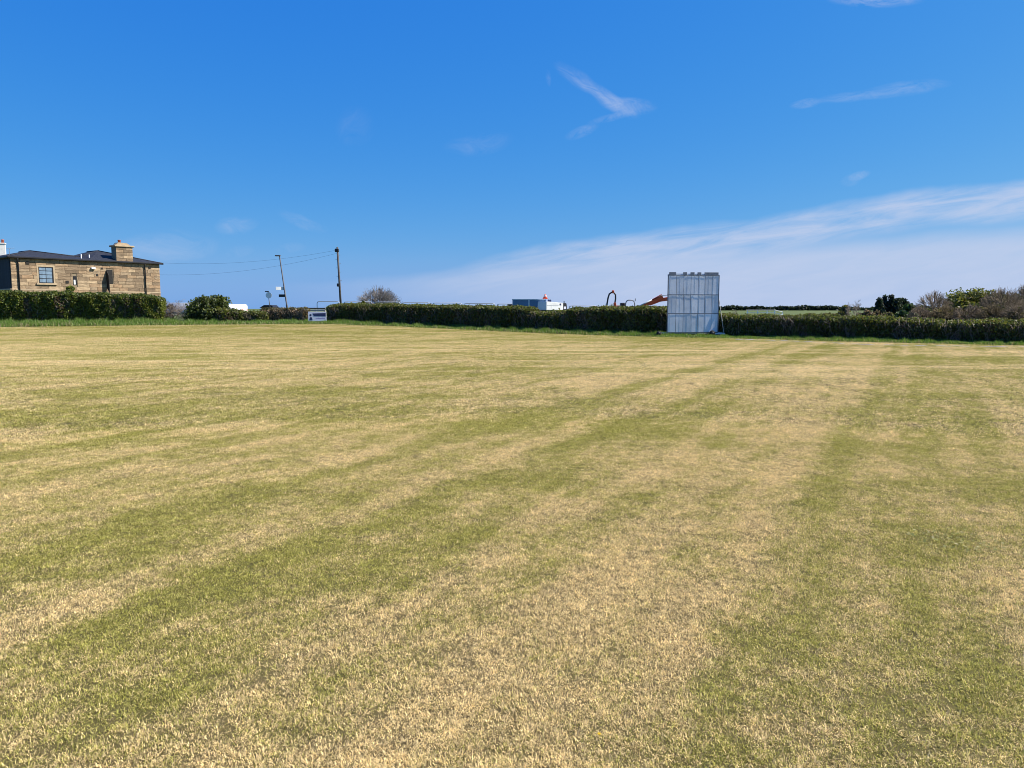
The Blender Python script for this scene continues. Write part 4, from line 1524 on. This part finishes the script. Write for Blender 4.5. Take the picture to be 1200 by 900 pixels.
# ------------------------------------------------------------------ sight screen
SD = 44.0
sl = at(782.3, 390, SD)
sr = at(843.6, 390, SD)
sg = gzf(sl.x, SD)
SWID = sr.x - sl.x
scr = empty('sight_screen', (sl.x, SD, sg), math.radians(8), 'tall white boarded cricket sight screen on wheels in front of the hedge', 'sight screen')
zt = at(800, 322.5, SD).z - sg
z1 = at(800, 345.3, SD).z - sg
z2 = at(800, 367.4, SD).z - sg
zb = at(800, 389.8, SD).z - sg
ztop = at(800, 318.8, SD).z - sg
R = random.Random(9)
cols = [0.0, 0.155, 0.30, 0.445, 0.59, 0.725, 0.865, 1.0]
for r_i, (za, zb_) in enumerate(((z1 + 0.02, zt - 0.02), (z2 + 0.02, z1 - 0.025), (zb, z2 - 0.025))):
    for i in range(7):
        x0, x1 = cols[i] * SWID + 0.012, cols[i + 1] * SWID - 0.012
        off = R.uniform(-0.005, 0.005)
        mb = MB()
        # each board has a folded edge that stands slightly proud on its left side
        xm = x0 + (x1 - x0) * R.choice([0.16, 0.2, 0.5])
        mb.box(x0, x1, -0.015 + off, 0.012 + off, za, zb_)
        mb.box(xm, xm + 0.03, -0.019 + off, -0.0145 + off, za + 0.01, zb_ - 0.01)
        bo = mb.build('board', M['boards'], scr)
        xc = (x0 + x1) / 2
        tw = R.uniform(-0.012, 0.012)                  # boards are warped, none hangs quite square
        bo.data.transform(Matrix.Translation((xc, 0, 0)) @ Matrix.Rotation(tw, 4, 'Z') @ Matrix.Translation((-xc, 0, 0)))
for za in (zt, z1, z2, zb + 0.02):
    MB().box(-0.03, SWID + 0.03, -0.030, -0.024, za - 0.018, za + 0.018).build('cover_strip', M['screen_rail'], scr)
    MB().box(-0.03, SWID + 0.03, 0.03, 0.10, za - 0.05, za + 0.05).build('back_rail', M['screen_rail'], scr)
MB().box(0.02, SWID - 0.02, 0.014, 0.028, zt + 0.02, zt + 0.10).build('top_rail', M['boards'], scr)
MB().box(0.01, SWID - 0.01, 0.018, 0.027, zb + 0.01, zt - 0.01).build('backing', M['screen_rail'], scr)
for a_, b_ in ((0.01, 0.145), (0.285, 0.36), (0.43, 0.51), (0.57, 0.645), (0.71, 0.99)):
    MB().box(a_ * SWID, b_ * SWID, -0.02, 0.010, zt + 0.025, ztop, 0.004).build('board_end', M['screen_rail'] if b_ - a_ < 0.3 else M['boards'], scr)
for x_ in (-0.035, SWID + 0.005):
    MB().box(x_, x_ + 0.03, -0.03, 0.06, zb - 0.05, zt + 0.02).build('end_post', M['screen_rail'], scr)
# base, axles, wheels, strut
yb = 0.22
MB().box(-0.55, SWID + 0.62, 0.13, 0.22, 0.13, 0.21, 0.01).build('chassis_beam', M['white'], scr)


def wheel(x, y, r, w, tyre, rim, parent, axis=(0, 1, 0), name='wheel'):
    wo_ = MB().lathe((x, y - w / 2, r), axis, [(0, r * 0.62), (0, r * 0.9), (w * 0.2, r), (w * 0.8, r), (w, r * 0.9), (w, r * 0.62)], 20).build(name, tyre, parent, True)
    MB().lathe((x, y - w / 2 - 0.012, r), axis, [(0, r * 0.2), (0.004, r * 0.58), (w + 0.02, r * 0.58), (w + 0.024, r * 0.2)], 16).build('rim', rim, wo_, True)
    return wo_


xw = (at(771.5, 390, SD).x - sl.x, at(834.5, 392, SD).x - sl.x, at(857.3, 392, SD).x - sl.x, at(863, 392, SD).x - sl.x)
wheel(xw[0], -0.05, 0.15, 0.09, M['rubber'], M['darkmetal'], scr)
wheel(xw[1], -0.32, 0.17, 0.10, M['rubber'], M['darkmetal'], scr)
wheel(xw[2], -0.05, 0.12, 0.08, M['white'], M['darkmetal'], scr)
wheel(xw[3], -0.05, 0.12, 0.08, M['white'], M['darkmetal'], scr)
MB().tube([(xw[0], -0.05, 0.15), (xw[0] + 0.3, 0.17, 0.17)], 0.03, 6).build('axle', M['greysteel'], scr)
MB().tube([(xw[1], -0.32, 0.17), (xw[1] + 0.1, 0.17, 0.17)], 0.03, 6).build('axle', M['greysteel'], scr)
bx = at(851.5, 391, SD).x - sl.x
MB().box(xw[1] + 0.12, bx, -0.22, -0.13, 0.10, 0.17, 0.01).build('base_beam', M['white'], scr)
st_top = at(845.2, 347, SD)
MB().tube([(st_top.x - sl.x, 0.02, st_top.z - sg), (bx - 0.06, -0.17, 0.14)], 0.022, 6).build('strut', M['palewood'], scr)
MB().tube([(st_top.x - sl.x - 1.0, 0.06, z1), (st_top.x - sl.x - 1.4, 1.5, 0.05)], 0.03, 6).build('rear_strut', M['palewood'], scr)
MB().tube([(0.6, 0.06, z1), (0.5, 1.5, 0.05)], 0.03, 6).build('rear_strut', M['palewood'], scr)

# boundary rope on the grass at the right
pts = [hit(862, 398.2), hit(890, 398.8), hit(925, 400), hit(965, 401.8), hit(1010, 404), hit(1060, 405.3), hit(1110, 406), hit(1200, 407), hit(1300, 409.5)]
fine_pts = []
for i in range(len(pts) - 1):
    for j in range(10):
        q = pts[i].lerp(pts[i + 1], j / 10)
        q.z = gzf(q.x, q.y) + 0.012 + 0.016 * math.sin(i * 3.1 + j * 1.3)
        q.y += 0.06 * math.sin(i * 2.0 + j * 0.7)
        fine_pts.append(q)
rp = MB().tube(fine_pts, [0.022 if i < 10 else 0.013 for i in range(len(fine_pts))], 6).build('boundary_rope', M['rope'], None, True)
tag(rp, 'white boundary rope lying in the grass right of the sight screen', 'rope')

# ------------------------------------------------------------------ poles, signs, wires
pt_ = at(395.3, 289.5, 76)
pb_ = at(399.5, 360, 76)
pg = gzf(pb_.x, 76)
pole = empty('telegraph_pole', (pb_.x, 76, pg), 0, 'tall dark wooden telegraph pole behind the hedge', 'telegraph pole')
lean = (pt_.x - pb_.x) / (pt_.z - pb_.z)
PH = pt_.z - pg
fn = lambda h: (lean * (h - (pb_.z - pg)), 0, h)
MB().tube([fn(-0.1), fn(PH * 0.5), fn(PH)], [0.12, 0.105, 0.09], 12).build('post', M['creosote'], pole, True)
MB().box(lean * PH - 0.19, lean * PH + 0.19, -0.19, 0.19, PH - 0.5, PH - 0.16, 0.05).build('connection_box', M['darkmetal'], pole)
hb = at(397, 334, 76).z - pg
MB().box(-0.34, -0.10, -0.14, 0.14, hb - 0.16, hb + 0.16, 0.04).build('junction_box', M['darkmetal'], pole)
for i in range(8):
    h_ = PH * 0.48 + i * 0.42
    sgn = 1 if i % 2 else -1
    MB().tube([(fn(h_)[0] + sgn * 0.1, 0, h_), (fn(h_)[0] + sgn * 0.26, 0, h_ + 0.02)], 0.015, 5).build('step_bolt', M['greysteel'], pole)


def hang(label, p0, p1, sag, grp):
    pts = []
    for i in range(25):
        t = i / 24
        q = p0.lerp(p1, t)
        q.z -= sag * 4 * t * (1 - t)
        pts.append(q)
    o = MB().tube(pts, 0.007, 5).build('overhead_wire', M['darkmetal'], None, True)
    tag(o, label, 'wire', grp)


ptop = Vector((pb_.x + lean * (PH - 0.3), 76, pg + PH - 0.3))
hang('upper overhead wire from the telegraph pole to the house eaves', ptop, Vector((B.x + 0.2, B.y, at(187, 308, B.y).z)), 0.55, 'overhead wires')
hang('lower sagging overhead wire from the telegraph pole to the house side', ptop + Vector((0, 0.1, -0.3)), Vector((B.x + hback.x * 3 + .1, B.y + hback.y * 3, at(188, 322, B.y + 3).z)), 0.75, 'overhead wires')

lt = at(327.5, 299.5, 73)
lb = at(336.5, 360, 73)
lg = gzf(lb.x, 73)
lampp = empty('street_lamp', (lb.x, 73, lg), 0, 'leaning grey street lamp post carrying a white and a dark sign', 'street lamp')
ln_ = (lt.x - lb.x) / (lt.z - lb.z)
LH = lt.z - lg
fl = lambda h: (ln_ * (h - (lb.z - lg)), 0, h)
MB().tube([fl(-0.1), fl(1.4), fl(1.45), fl(LH)], [0.10, 0.10, 0.075, 0.055], 10).build('post', M['lampsteel'], lampp, True)
hd = MB().box(fl(LH)[0] - 0.42, fl(LH)[0] + 0.10, -0.12, 0.12, LH - 0.06, LH + 0.05, 0.03).build('lamp_head', M['lampsteel'], lampp)
MB().box(fl(LH)[0] - 0.38, fl(LH)[0] - 0.02, -0.08, 0.08, LH - 0.075, LH - 0.062).build('lens', M['lens'], hd)
s1 = at(328, 338, 72.8)
MB().box(s1.x - lb.x - 0.42, s1.x - lb.x + 0.40, -0.13, -0.10, s1.z - lg - 0.15, s1.z - lg + 0.15, 0.01).build('sign_plate', M['white'], lampp)
turn = lampp.children[-1].data
tc_ = Vector((s1.x - lb.x, -0.115, 0))
turn.transform(Matrix.Translation(tc_) @ Matrix.Rotation(0.5, 4, 'Z') @ Matrix.Translation(-tc_))
s2 = at(330.3, 346.5, 72.8)
MB().box(s2.x - lb.x - 0.32, s2.x - lb.x + 0.30, -0.13, -0.10, s2.z - lg - 0.13, s2.z - lg + 0.13, 0.01).build('sign_plate', M['darkmetal'], lampp)

sp_t = at(314, 341, 74)
sp_b = at(317.5, 362, 74)
sgz = gzf(sp_b.x, 74)
sp = empty('road_sign', (sp_b.x, 74, sgz), 0, 'short leaning road sign with pale round plate left of the street lamp', 'road sign')
dxs = (sp_t.x - sp_b.x)
MB().tube([(0.02, 0, -0.1), (dxs, 0, sp_t.z - sgz)], 0.04, 8).build('post', M['lampsteel'], sp, True)
ms = at(314.8, 346, 74)
MB().lathe((ms.x - sp_b.x + 0.03, -0.05, ms.z - sgz), (0, -1, 0), [(0, 0.30), (0.02, 0.30)], 24).build('round_plate', M['white'], sp)
MB().box(dxs - 0.28, dxs + 0.08, -0.05, 0.05, sp_t.z - sgz - 0.09, sp_t.z - sgz + 0.0, 0.01).build('lamp_hood', M['darkmetal'], sp)

# advertising board in the gap of the hedge
bd = 62.3
b0 = at(361.3, 365.3, bd)
b1 = at(382.3, 376.3, bd)
bg_ = gzf((b0.x + b1.x) / 2, bd)
adv = empty('advertising_board', ((b0.x + b1.x) / 2, bd, bg_), 0.22, 'white advertising board with dark blue band on posts in the hedge gap', 'sign board')
hw = (b1.x - b0.x) / 2
ba, bb_ = b1.z - bg_, b0.z - bg_
MB().box(-hw, hw, -0.02, 0.02, ba, bb_, 0.005).build('panel', M['signwhite'], adv)
bh = bb_ - ba
MB().prism([(-hw * 0.38, bb_ - bh * 0.48), (hw * 0.93, bb_ - bh * 0.50), (hw * 0.93, bb_ - bh * 0.14), (-hw * 0.52, bb_ - bh * 0.18)], -0.028, -0.0215).build('blue_band', M['navy'], adv)
MB().lathe((-hw * 0.74, -0.0215, bb_ - bh * 0.36), (0, -1, 0), [(0, 0.085), (0.006, 0.085)], 14).build('emblem', M['navy'], adv)
MB().prism([(-hw * 0.88, ba + bh * 0.1), (-hw * 0.5, ba + bh * 0.1), (-hw * 0.62, ba + bh * 0.42), (-hw * 0.8, ba + bh * 0.42)], -0.028, -0.0215).build('emblem', M['navy'], adv)
mb = MB()
xq = -hw * 0.15
R = random.Random(4)
while xq < hw * 0.82:                                   # a line of print too small to read
    ww = R.uniform(0.03, 0.07)
    mb.box(xq, xq + ww, -0.026, -0.0215, ba + bh * 0.24, ba + bh * R.uniform(0.33, 0.38))
    xq += ww + 0.02
o = mb.build('print_line', M['lilac'], adv)
tag(o, kind='stuff')
for x_ in (-hw + 0.06, hw - 0.06):
    MB().box(x_ - 0.04, x_ + 0.04, 0.022, 0.10, -0.1, bb_ - 0.05, 0.005).build('post', M['palewood'], adv)
# rail fence behind the board
rf_p = at(369, 362, 66)
rfg = gzf(rf_p.x, 66)
rfn = empty('rail_fence', (rf_p.x, 66, rfg), 0, 'pale timber rail fence just above the advertising board', 'fence')
wz = at(369, 363.3, 66).z - rfg
xl, xr = at(357.5, 362, 66).x - rf_p.x, at(381, 362, 66).x - rf_p.x
MB().box(xl, xr, -0.03, 0.02, wz - 0.07, wz + 0.05, 0.01).build('rail', M['palewood'], rfn)
MB().box(xl, xr, 0.021, 0.06, wz + 0.10, wz + 0.2, 0.01).build('rail', M['blackwood'], rfn)
MB().box(xl, xr, -0.03, 0.02, wz - 0.55, wz - 0.44, 0.01).build('rail', M['palewood'], rfn)
for x_ in (xl + 0.05, (xl + xr) / 2, xr - 0.05):
    MB().box(x_ - 0.06, x_ + 0.06, 0.065, 0.16, -0.1, wz + 0.22, 0.01).build('post', M['palewood'], rfn)

# hooped steel railings along the road behind the hedge
rails = [(371.5, 398, 353.2), (403, 436, 353.6), (438.5, 469, 354), (471, 504, 354.6), (507, 541, 355), (543.5, 580, 355.6), (582.5, 618, 356.2), (667, 700, 358.4), (703, 738, 358.8)]
names = ['behind the telegraph pole, left end of the row', 'between the telegraph pole and the bare dome tree', 'behind the bare dome tree', 'first one right of the bare dome tree', 'second one right of the bare dome tree',
         'third one right of the bare dome tree', 'running in behind the blue trailer', 'just right of the white truck', 'ending behind the orange machine']
for (pa, pb2, ty), nm in zip(rails, names):
    d_ = 70.0 if pa < 640 else 66.0
    q0, q1 = at(pa, ty, d_), at(pb2, ty, d_)
    g0 = gzf(q0.x, d_)
    rt_ = empty('railing', (q0.x, d_, g0), 0, 'grey hooped steel road railing ' + nm, 'railing', 'railings along the road')
    H_ = q0.z - g0
    wd_ = q1.x - q0.x
    path = [(0, 0, -0.1), (0, 0, H_ - 0.2), (0.05, 0, H_ - 0.06), (0.2, 0, H_), (wd_ - 0.2, 0, H_), (wd_ - 0.05, 0, H_ - 0.06), (wd_, 0, H_ - 0.2), (wd_, 0, -0.1)]
    MB().tube(path, 0.035, 8).build('hoop', M['steel'], rt_, True)
    MB().tube([(0, 0, H_ - 0.75), (wd_, 0, H_ - 0.75)], 0.028, 6).build('rail', M['steel'], rt_, True)

# white post and rail fence in the field right of the screen
fd = 78.0
fp = at(895, 365, fd)
fg = gzf(fp.x, fd)
wf = empty('paddock_fence', (fp.x, fd, fg), 0, 'thin white rail fence in the field right of the sight screen', 'fence')
for px in (876, 888, 899, 908, 917):
    x_ = at(px, 365, fd).x - fp.x
    hh = at(px, 363.2 if px < 910 else 365.5, fd).z - fg
    MB().box(x_ - 0.04, x_ + 0.04, -0.04, 0.04, -0.1, hh, 0.005).build('post', M['white'], wf)
for k_ in (0, 1):
    hh = at(890, 363.4 + k_ * 3.2, fd).z - fg
    xa, xb, xc = at(874, 365, fd).x - fp.x, at(908, 365, fd).x - fp.x, at(917, 365, fd).x - fp.x
    MB().tube([(xa, -0.06, hh), (xb, -0.06, hh), (xc, -0.06, hh - 0.2)], 0.03, 6).build('rail', M['white'], wf)

# ------------------------------------------------------------------ vehicles and machines behind the hedge
def van(label, px, d, length, height, body, rz, cat='van', name='parked_van', lowcar=False):
    c = at(px, 362, d)
    g = gzf(c.x, d)
    root = empty(name, (c.x, d, g), rz, label, cat)
    L, H = length, height
    if lowcar:
        prof = [(-L / 2, .35), (-L / 2, .85), (-L * .42, 1.0), (-L * .28, H), (L * .12, H), (L * .25, 1.0), (L * .48, .82), (L / 2, .6), (L / 2, .35)]
    else:
        prof = [(-L / 2, .35), (-L / 2, H * .93), (-L * .47, H), (L * .12, H), (L * .20, H * .97), (L * .34, H * .60), (L * .47, H * .48), (L / 2, H * .4), (L / 2, .35)]
    MB().prism(prof, -0.9, 0.9, 0.06).build('body', body, root, True)
    if lowcar:
        side = [(-L * .36, 1.02), (-L * .26, H - 0.1), (L * .10, H - 0.1), (L * .21, 1.02)]
    else:
        side = [(L * .08, H * .64), (L * .08, H * .9), (L * .17, H * .9), (L * .29, H * .64)]
    MB().prism(side, -0.912, -0.895).build('side_window', M['glass'], root)
    MB().prism(side, 0.895, 0.912).build('side_window', M['glass'], root)
    if not lowcar:
        sl_ = [(L * .215, H * .955), (L * .335, H * .63)]
        mb = MB()
        mb.poly([(sl_[0][0] + 0.03, -0.75, sl_[0][1] - 0.01), (sl_[0][0] + 0.03, 0.75, sl_[0][1] - 0.01), (sl_[1][0] + 0.03, 0.8, sl_[1][1]), (sl_[1][0] + 0.03, -0.8, sl_[1][1])])
        mb.build('windscreen', M['glass'], root)
    for x_ in (-L * .3, L * .32):
        for y_ in (-0.84, 0.84):
            wheel(x_, y_, 0.32, 0.2, M['rubber'], M['steel'], root)
    for y_ in (-0.65, 0.65):
        MB().box(L / 2 - 0.03, L / 2 + 0.03, y_ - 0.14, y_ + 0.14, 0.62, 0.78, 0.02).build('headlight', M['lens'], root)
        MB().box(-L / 2 - 0.02, -L / 2 + 0.03, y_ - 0.08, y_ + 0.08, 0.75, 1.0, 0.02).build('tail_light', M['red'], root)
    return root


vH = at(277, 356.6, 76).z - gzf(at(277, 362, 76).x, 76)
van('white van roof showing over the low hedge right of the rounded shrub', 264, 76, 3.9, vH, M['white'], math.pi)
vH = at(207, 354.8, 74).z - gzf(at(207, 362, 74).x, 74)
van('pale grey van parked behind the leafless bush by the house', 212, 74, 4.4, vH, M['silver'], math.pi)

# small brown hut with dark roof
hp = at(313, 360, 95)
hg = gzf(hp.x, 95)
hut = empty('hut', (hp.x, 95, hg), 0, 'small brown hut with dark pitched roof below the road sign', 'hut')
hz = at(313, 357.5, 95).z - hg
MB().box(-0.75, 0.75, 0, 2, 0, hz - 0.35).build('wall', M['wood'], hut)
MB().prism([(-0.95, hz - 0.38), (0.95, hz - 0.38), (0.55, hz), (-0.35, hz)], -0.15, 2.15).build('roof', M['black'], hut)

# blue grey panelled trailer
TD = 66.0
tl = at(600.5, 352, TD)
tr_ = at(639.6, 352, TD)
tg = gzf(tl.x, TD)
tlr = empty('panelled_trailer', (tl.x, TD, tg), 0, 'blue grey panelled trailer with pale top rail behind the hedge', 'trailer')
TW = tr_.x - tl.x
th = at(620, 350.6, TD).z - tg
tb = 0.55
MB().box(0, TW, 0.02, 1.9, tb, th - 0.03).build('body', M['bluegrey'], tlr)
MB().box(-0.03, TW + 0.03, -0.04, 1.96, th - 0.06, th + 0.02, 0.01).build('top_rail', M['bluelight'], tlr)
pm = (th - tb) / 3
for i in range(3):
    for j in range(2):
        x0, x1 = (0.05, TW * 0.47) if j == 0 else (TW * 0.53, TW - 0.12)
        MB().box(x0, x1, -0.012, 0.019, tb + pm * i + 0.03, tb + pm * (i + 1) - 0.05, 0.008).build('panel', M['bluegrey'], tlr)
for x_ in (0.0, TW * 0.475, TW - 0.10):
    MB().box(x_, x_ + TW * 0.04, -0.03, 0.015, tb - 0.05, th - 0.065, 0.005).build('stanchion', M['bluelight'] if 0 < x_ < TW * .7 else M['bluegrey'], tlr)
MB().box(-0.45, -0.01, 0.5, 1.2, th - 0.62, th - 0.45, 0.02).build('tail_board', M['darkmetal'], tlr)
MB().box(-0.1, TW + 0.1, 0.3, 1.6, tb - 0.15, tb - 0.02).build('chassis', M['darkmetal'], tlr)
for x_ in (TW * 0.4, TW * 0.62):
    for y_ in (0.08, 1.84):
        wheel(x_, y_, 0.3, 0.18, M['rubber'], M['steel'], tlr)

# white truck with low white side and dark cab items
wl = at(640.3, 354, TD - 1)
wr = at(660.0, 354, TD - 1)
wg = gzf(wl.x, TD - 1)
trk = empty('white_truck', (wl.x, TD - 1, wg), 0.62, 'small white truck seen over the hedge right of the blue trailer', 'truck')
WW = (wr.x - wl.x) * 1.30
wt0 = at(650, 353.2, TD - 1).z - wg
wt1 = at(650, 354.8, TD - 1).z - wg
wbz = at(650, 363.3, TD - 1).z - wg
MB().prism([(0, wbz), (WW, wbz), (WW, wt1), (0, wt0)], 0, 1.8, 0.02).build('box_body', M['white'], trk)
MB().prism([(0.06, wbz + (wt0 - wbz) * .52), (WW * 0.72, wbz + (wt0 - wbz) * .50), (WW * 0.72, wbz + (wt0 - wbz) * .54), (0.06, wbz + (wt0 - wbz) * .56)], -0.008, -0.001).build('body_stripe', M['steel'], trk)
MB().prism([(WW * .76, wbz + .42), (WW * .88, wbz + .40), (WW * .85, wbz + .55), (WW * .80, wbz + .58)], -0.008, -0.001).build('badge', M['navy'], trk)
MB().box(-0.05, WW + 0.55, 0.1, 1.7, wbz - 0.22, wbz - 0.03).build('chassis', M['darkmetal'], trk)
cab = MB().prism([(WW + 0.03, wbz - 0.1), (WW + 0.48, wbz - 0.1), (WW + 0.48, wbz + 0.28), (WW + 0.42, wbz + 0.60), (WW + 0.03, wbz + 0.60)], 0.05, 1.75, 0.03).build('cab', M['darkmetal'], trk)
MB().box(WW + 0.10, WW + 0.34, 0.035, 0.049, wbz + 0.08, wbz + 0.30).build('door', M['signwhite'], cab)
MB().tube([(WW + 0.25, 0.2, wbz + 0.6), (WW + 0.25, 0.2, wbz + 0.78)], 0.04, 6).build('exhaust', M['darkmetal'], trk)
for x_ in (WW * 0.25, WW + 0.2):
    for y_ in (0.15, 1.65):
        wheel(x_, y_, 0.36, 0.2, M['rubber'], M['steel'], trk)

# traffic cone standing on top
cp = at(639.3, 353, TD - 0.4)
czt = at(639.3, 345.2, TD - 0.4)
cone = empty('traffic_cone', (cp.x, TD + 0.35, tg + th + 0.02), 0, 'orange traffic cone standing on top of the trailer end', 'traffic cone')
chh = czt.z - tg - th
MB().box(-0.24, 0.24, -0.24, 0.24, 0, 0.045, 0.01).build('base', M['cone'], cone)
MB().lathe((0, 0, 0.045), (0, 0, 1), [(0, 0.20), (chh * .35, 0.15), (chh * .93, 0.05), (chh * .95, 0.03)], 16).build('cone_body', M['cone'], cone, True)
MB().lathe((0, 0, 0.045 + chh * 0.42), (0, 0, 1), [(0, 0.148), (chh * 0.2, 0.120)], 16).build('reflective_sleeve', M['white'], cone, True)
bx_ = at(644, 352, TD - 0.4)
tb_ = MB().box(-0.16, 0.16, -0.12, 0.12, 0, 0.16, 0.03).tube([(-0.1, 0, 0.14), (-0.08, 0, 0.24), (0.08, 0, 0.24), (0.1, 0, 0.14)], 0.015, 6).build('tool_bag', M['navy'])
tb_.location = (bx_.x, TD - 0.3, wg + wt0 - 0.04)
tag(tb_, 'small dark bag on the white truck beside the traffic cone', 'bag')

# orange machine with a raised red arm
MD = 62.0
mo = at(737, 362, MD)
mg = gzf(mo.x, MD)
mac = empty('lifting_machine', (mo.x, MD, mg), 0, 'low orange machine with roll hoop and raised red arm behind the hedge', 'machine')


def ml(px, py, y=0.0):
    q = at(px, py, MD + y)
    return (q.x - mo.x, y, q.z - mg)


MB().box(ml(722, 362)[0], ml(760, 362)[0], 0.0, 1.3, 0.55, ml(740, 360.3)[2], 0.05).build('body', M['orange'], mac)
MB().box(ml(720, 362)[0], ml(756, 362)[0], 0.15, 1.15, 0.35, 0.54).build('chassis', M['darkmetal'], mac)
MB().box(ml(721, 362)[0], ml(728, 362)[0], 0.2, 1.1, ml(740, 360)[2], ml(724, 357.2)[2], 0.05).build('seat', M['palewood'], mac)
MB().box(ml(728.5, 362)[0], ml(733, 362)[0], 0.2, 1.1, ml(740, 361)[2], ml(730, 354.8)[2], 0.05).build('cowl', M['darkmetal'], mac)
# hydraulic boom folded as a tall loop
loop = [ml(710.5, 365), ml(711, 358), ml(712.6, 349), ml(714, 344.6), ml(716.5, 342.8), ml(719.5, 343), ml(721.3, 345.5), ml(721.4, 350), ml(720.3, 357), ml(720.6, 362)]
MB().tube(loop, 0.065, 8).build('boom_loop', M['darkmetal'], mac, True)
MB().box(ml(717, 343)[0], ml(719.6, 343)[0], -0.08, 0.08, ml(718, 343.5)[2], ml(718, 340.2)[2], 0.02).build('boom_knuckle', M['red'], mac)
MB().box(ml(709.8, 357)[0], ml(712.3, 357)[0], -0.1, 0.1, ml(711, 362)[2], ml(711, 356)[2], 0.02).build('hose_clamp', M['greysteel'], mac)
MB().box(ml(719, 357)[0], ml(722, 357)[0], -0.1, 0.1, ml(720, 360)[2], ml(720, 354.8)[2], 0.03).build('boom_foot', M['red'], mac)
hoop = [ml(733, 362), ml(733.2, 355.5), ml(734.3, 352.8), ml(736.5, 351.7), ml(740.5, 351.7), ml(742.8, 353), ml(743.8, 355.5), ml(744, 362)]
MB().tube(hoop, 0.045, 8).build('roll_hoop', M['greysteel'], mac, True)
MB().tube([ml(744.3, 353), ml(744.5, 349.8)], 0.03, 6).build('exhaust', M['darkmetal'], mac)
# arm: box girder rising to the right with a silver ram above it
def bar(pa, pb, th0, th1, y0, y1, name, mat):
    a, b = Vector(ml(*pa)), Vector(ml(*pb))
    d = (b - a).normalized()
    n = Vector((-d.z, 0, d.x))
    return MB().prism([((a - n * th0)[0], (a - n * th0)[2]), ((b - n * th1)[0], (b - n * th1)[2]), ((b + n * th1)[0], (b + n * th1)[2]), ((a + n * th0)[0], (a + n * th0)[2])], y0, y1, 0.02).build(name, mat, mac)


bar((748, 361.5), (777, 347.4), 0.12, 0.21, 0.1, 0.35, 'arm', M['red'])
bar((762, 356.5), (776, 349.2), 0.13, 0.26, 0.36, 0.5, 'arm_web', M['red'])
bar((772, 352.0), (787, 349.6), 0.13, 0.16, 0.12, 0.34, 'arm_head', M['red'])
MB().tube([ml(747.5, 359.5, 0.05), ml(764, 351.4, 0.05)], 0.05, 8).build('ram_cylinder', M['steel'], mac, True)
MB().tube([ml(764, 351.4, 0.05), ml(776, 346, 0.05)], 0.03, 8).build('ram_rod', M['darkmetal'], mac, True)
MB().tube([ml(776, 346.2, 0.1), ml(784, 346.0, 0.1)], 0.02, 6).build('hose', M['darkmetal'], mac, True)
MB().box(ml(757.5, 362)[0], ml(768.5, 362)[0], 0.2, 1.1, 0.5, ml(760, 358.4)[2], 0.04).build('counterweight', M['greysteel'], mac)
for px in (724, 752):
    for y_ in (0.0, 1.3):
        wheel(ml(px, 362)[0], y_, 0.42, 0.26, M['rubber'], M['orange'], mac)

# ------------------------------------------------------------------ small things in the grass
def weeds(px, py, rx, ry, n, seed):
    """flat rosettes of pale clover leaves"""
    c = hit(px, py)
    R = np.random.default_rng(seed)
    a = R.random(n) * 6.283
    r = np.sqrt(R.random(n))
    x = c.x + np.cos(a) * r * rx
    y = c.y + np.sin(a) * r * ry
    p = np.stack([x, y, gz_of(x, y) + 0.012 + 0.012 * R.random(n)], -1)
    d1 = rdir(n) * np.array([1, 1, 0.35])
    d1 /= np.linalg.norm(d1, axis=1, keepdims=True)
    d2 = np.cross(d1, np.array([0, 0, 1.0]) + rdir(n) * 0.3)
    d2 /= np.linalg.norm(d2, axis=1, keepdims=True)
    sz = R.uniform(0.006, 0.012, n)[:, None]
    v, f = quads(p, d1 * sz, d2 * sz * 0.7)
    col = mixcol([(0.34, 0.32, 0.13, 3), (0.25, 0.26, 0.08, 3), (0.42, 0.38, 0.20, 1)], n)
    o = link('clover', np_mesh('clover_leaves', v, f, col), M['leaf'])
    tag(o, kind='stuff')


weeds(1118, 634, 0.34, 0.28, 130, 1)
dp = hit(702, 866)
dn = MB()
for i in range(14):
    a = i / 14 * 6.283
    dn.tube([(0, 0, 0.018), (0.006 * math.cos(a), 0.006 * math.sin(a), 0.022)], [0.002, 0.0015], 4)
dn.tube([(0, 0, 0), (0, 0, 0.018)], 0.0012, 5)
o = dn.build('dandelion', M['dandelion'])
o.location = (dp.x, dp.y, dp.z)
tag(o, 'single yellow dandelion in the foreground grass', 'flower')
print('stones', nst)
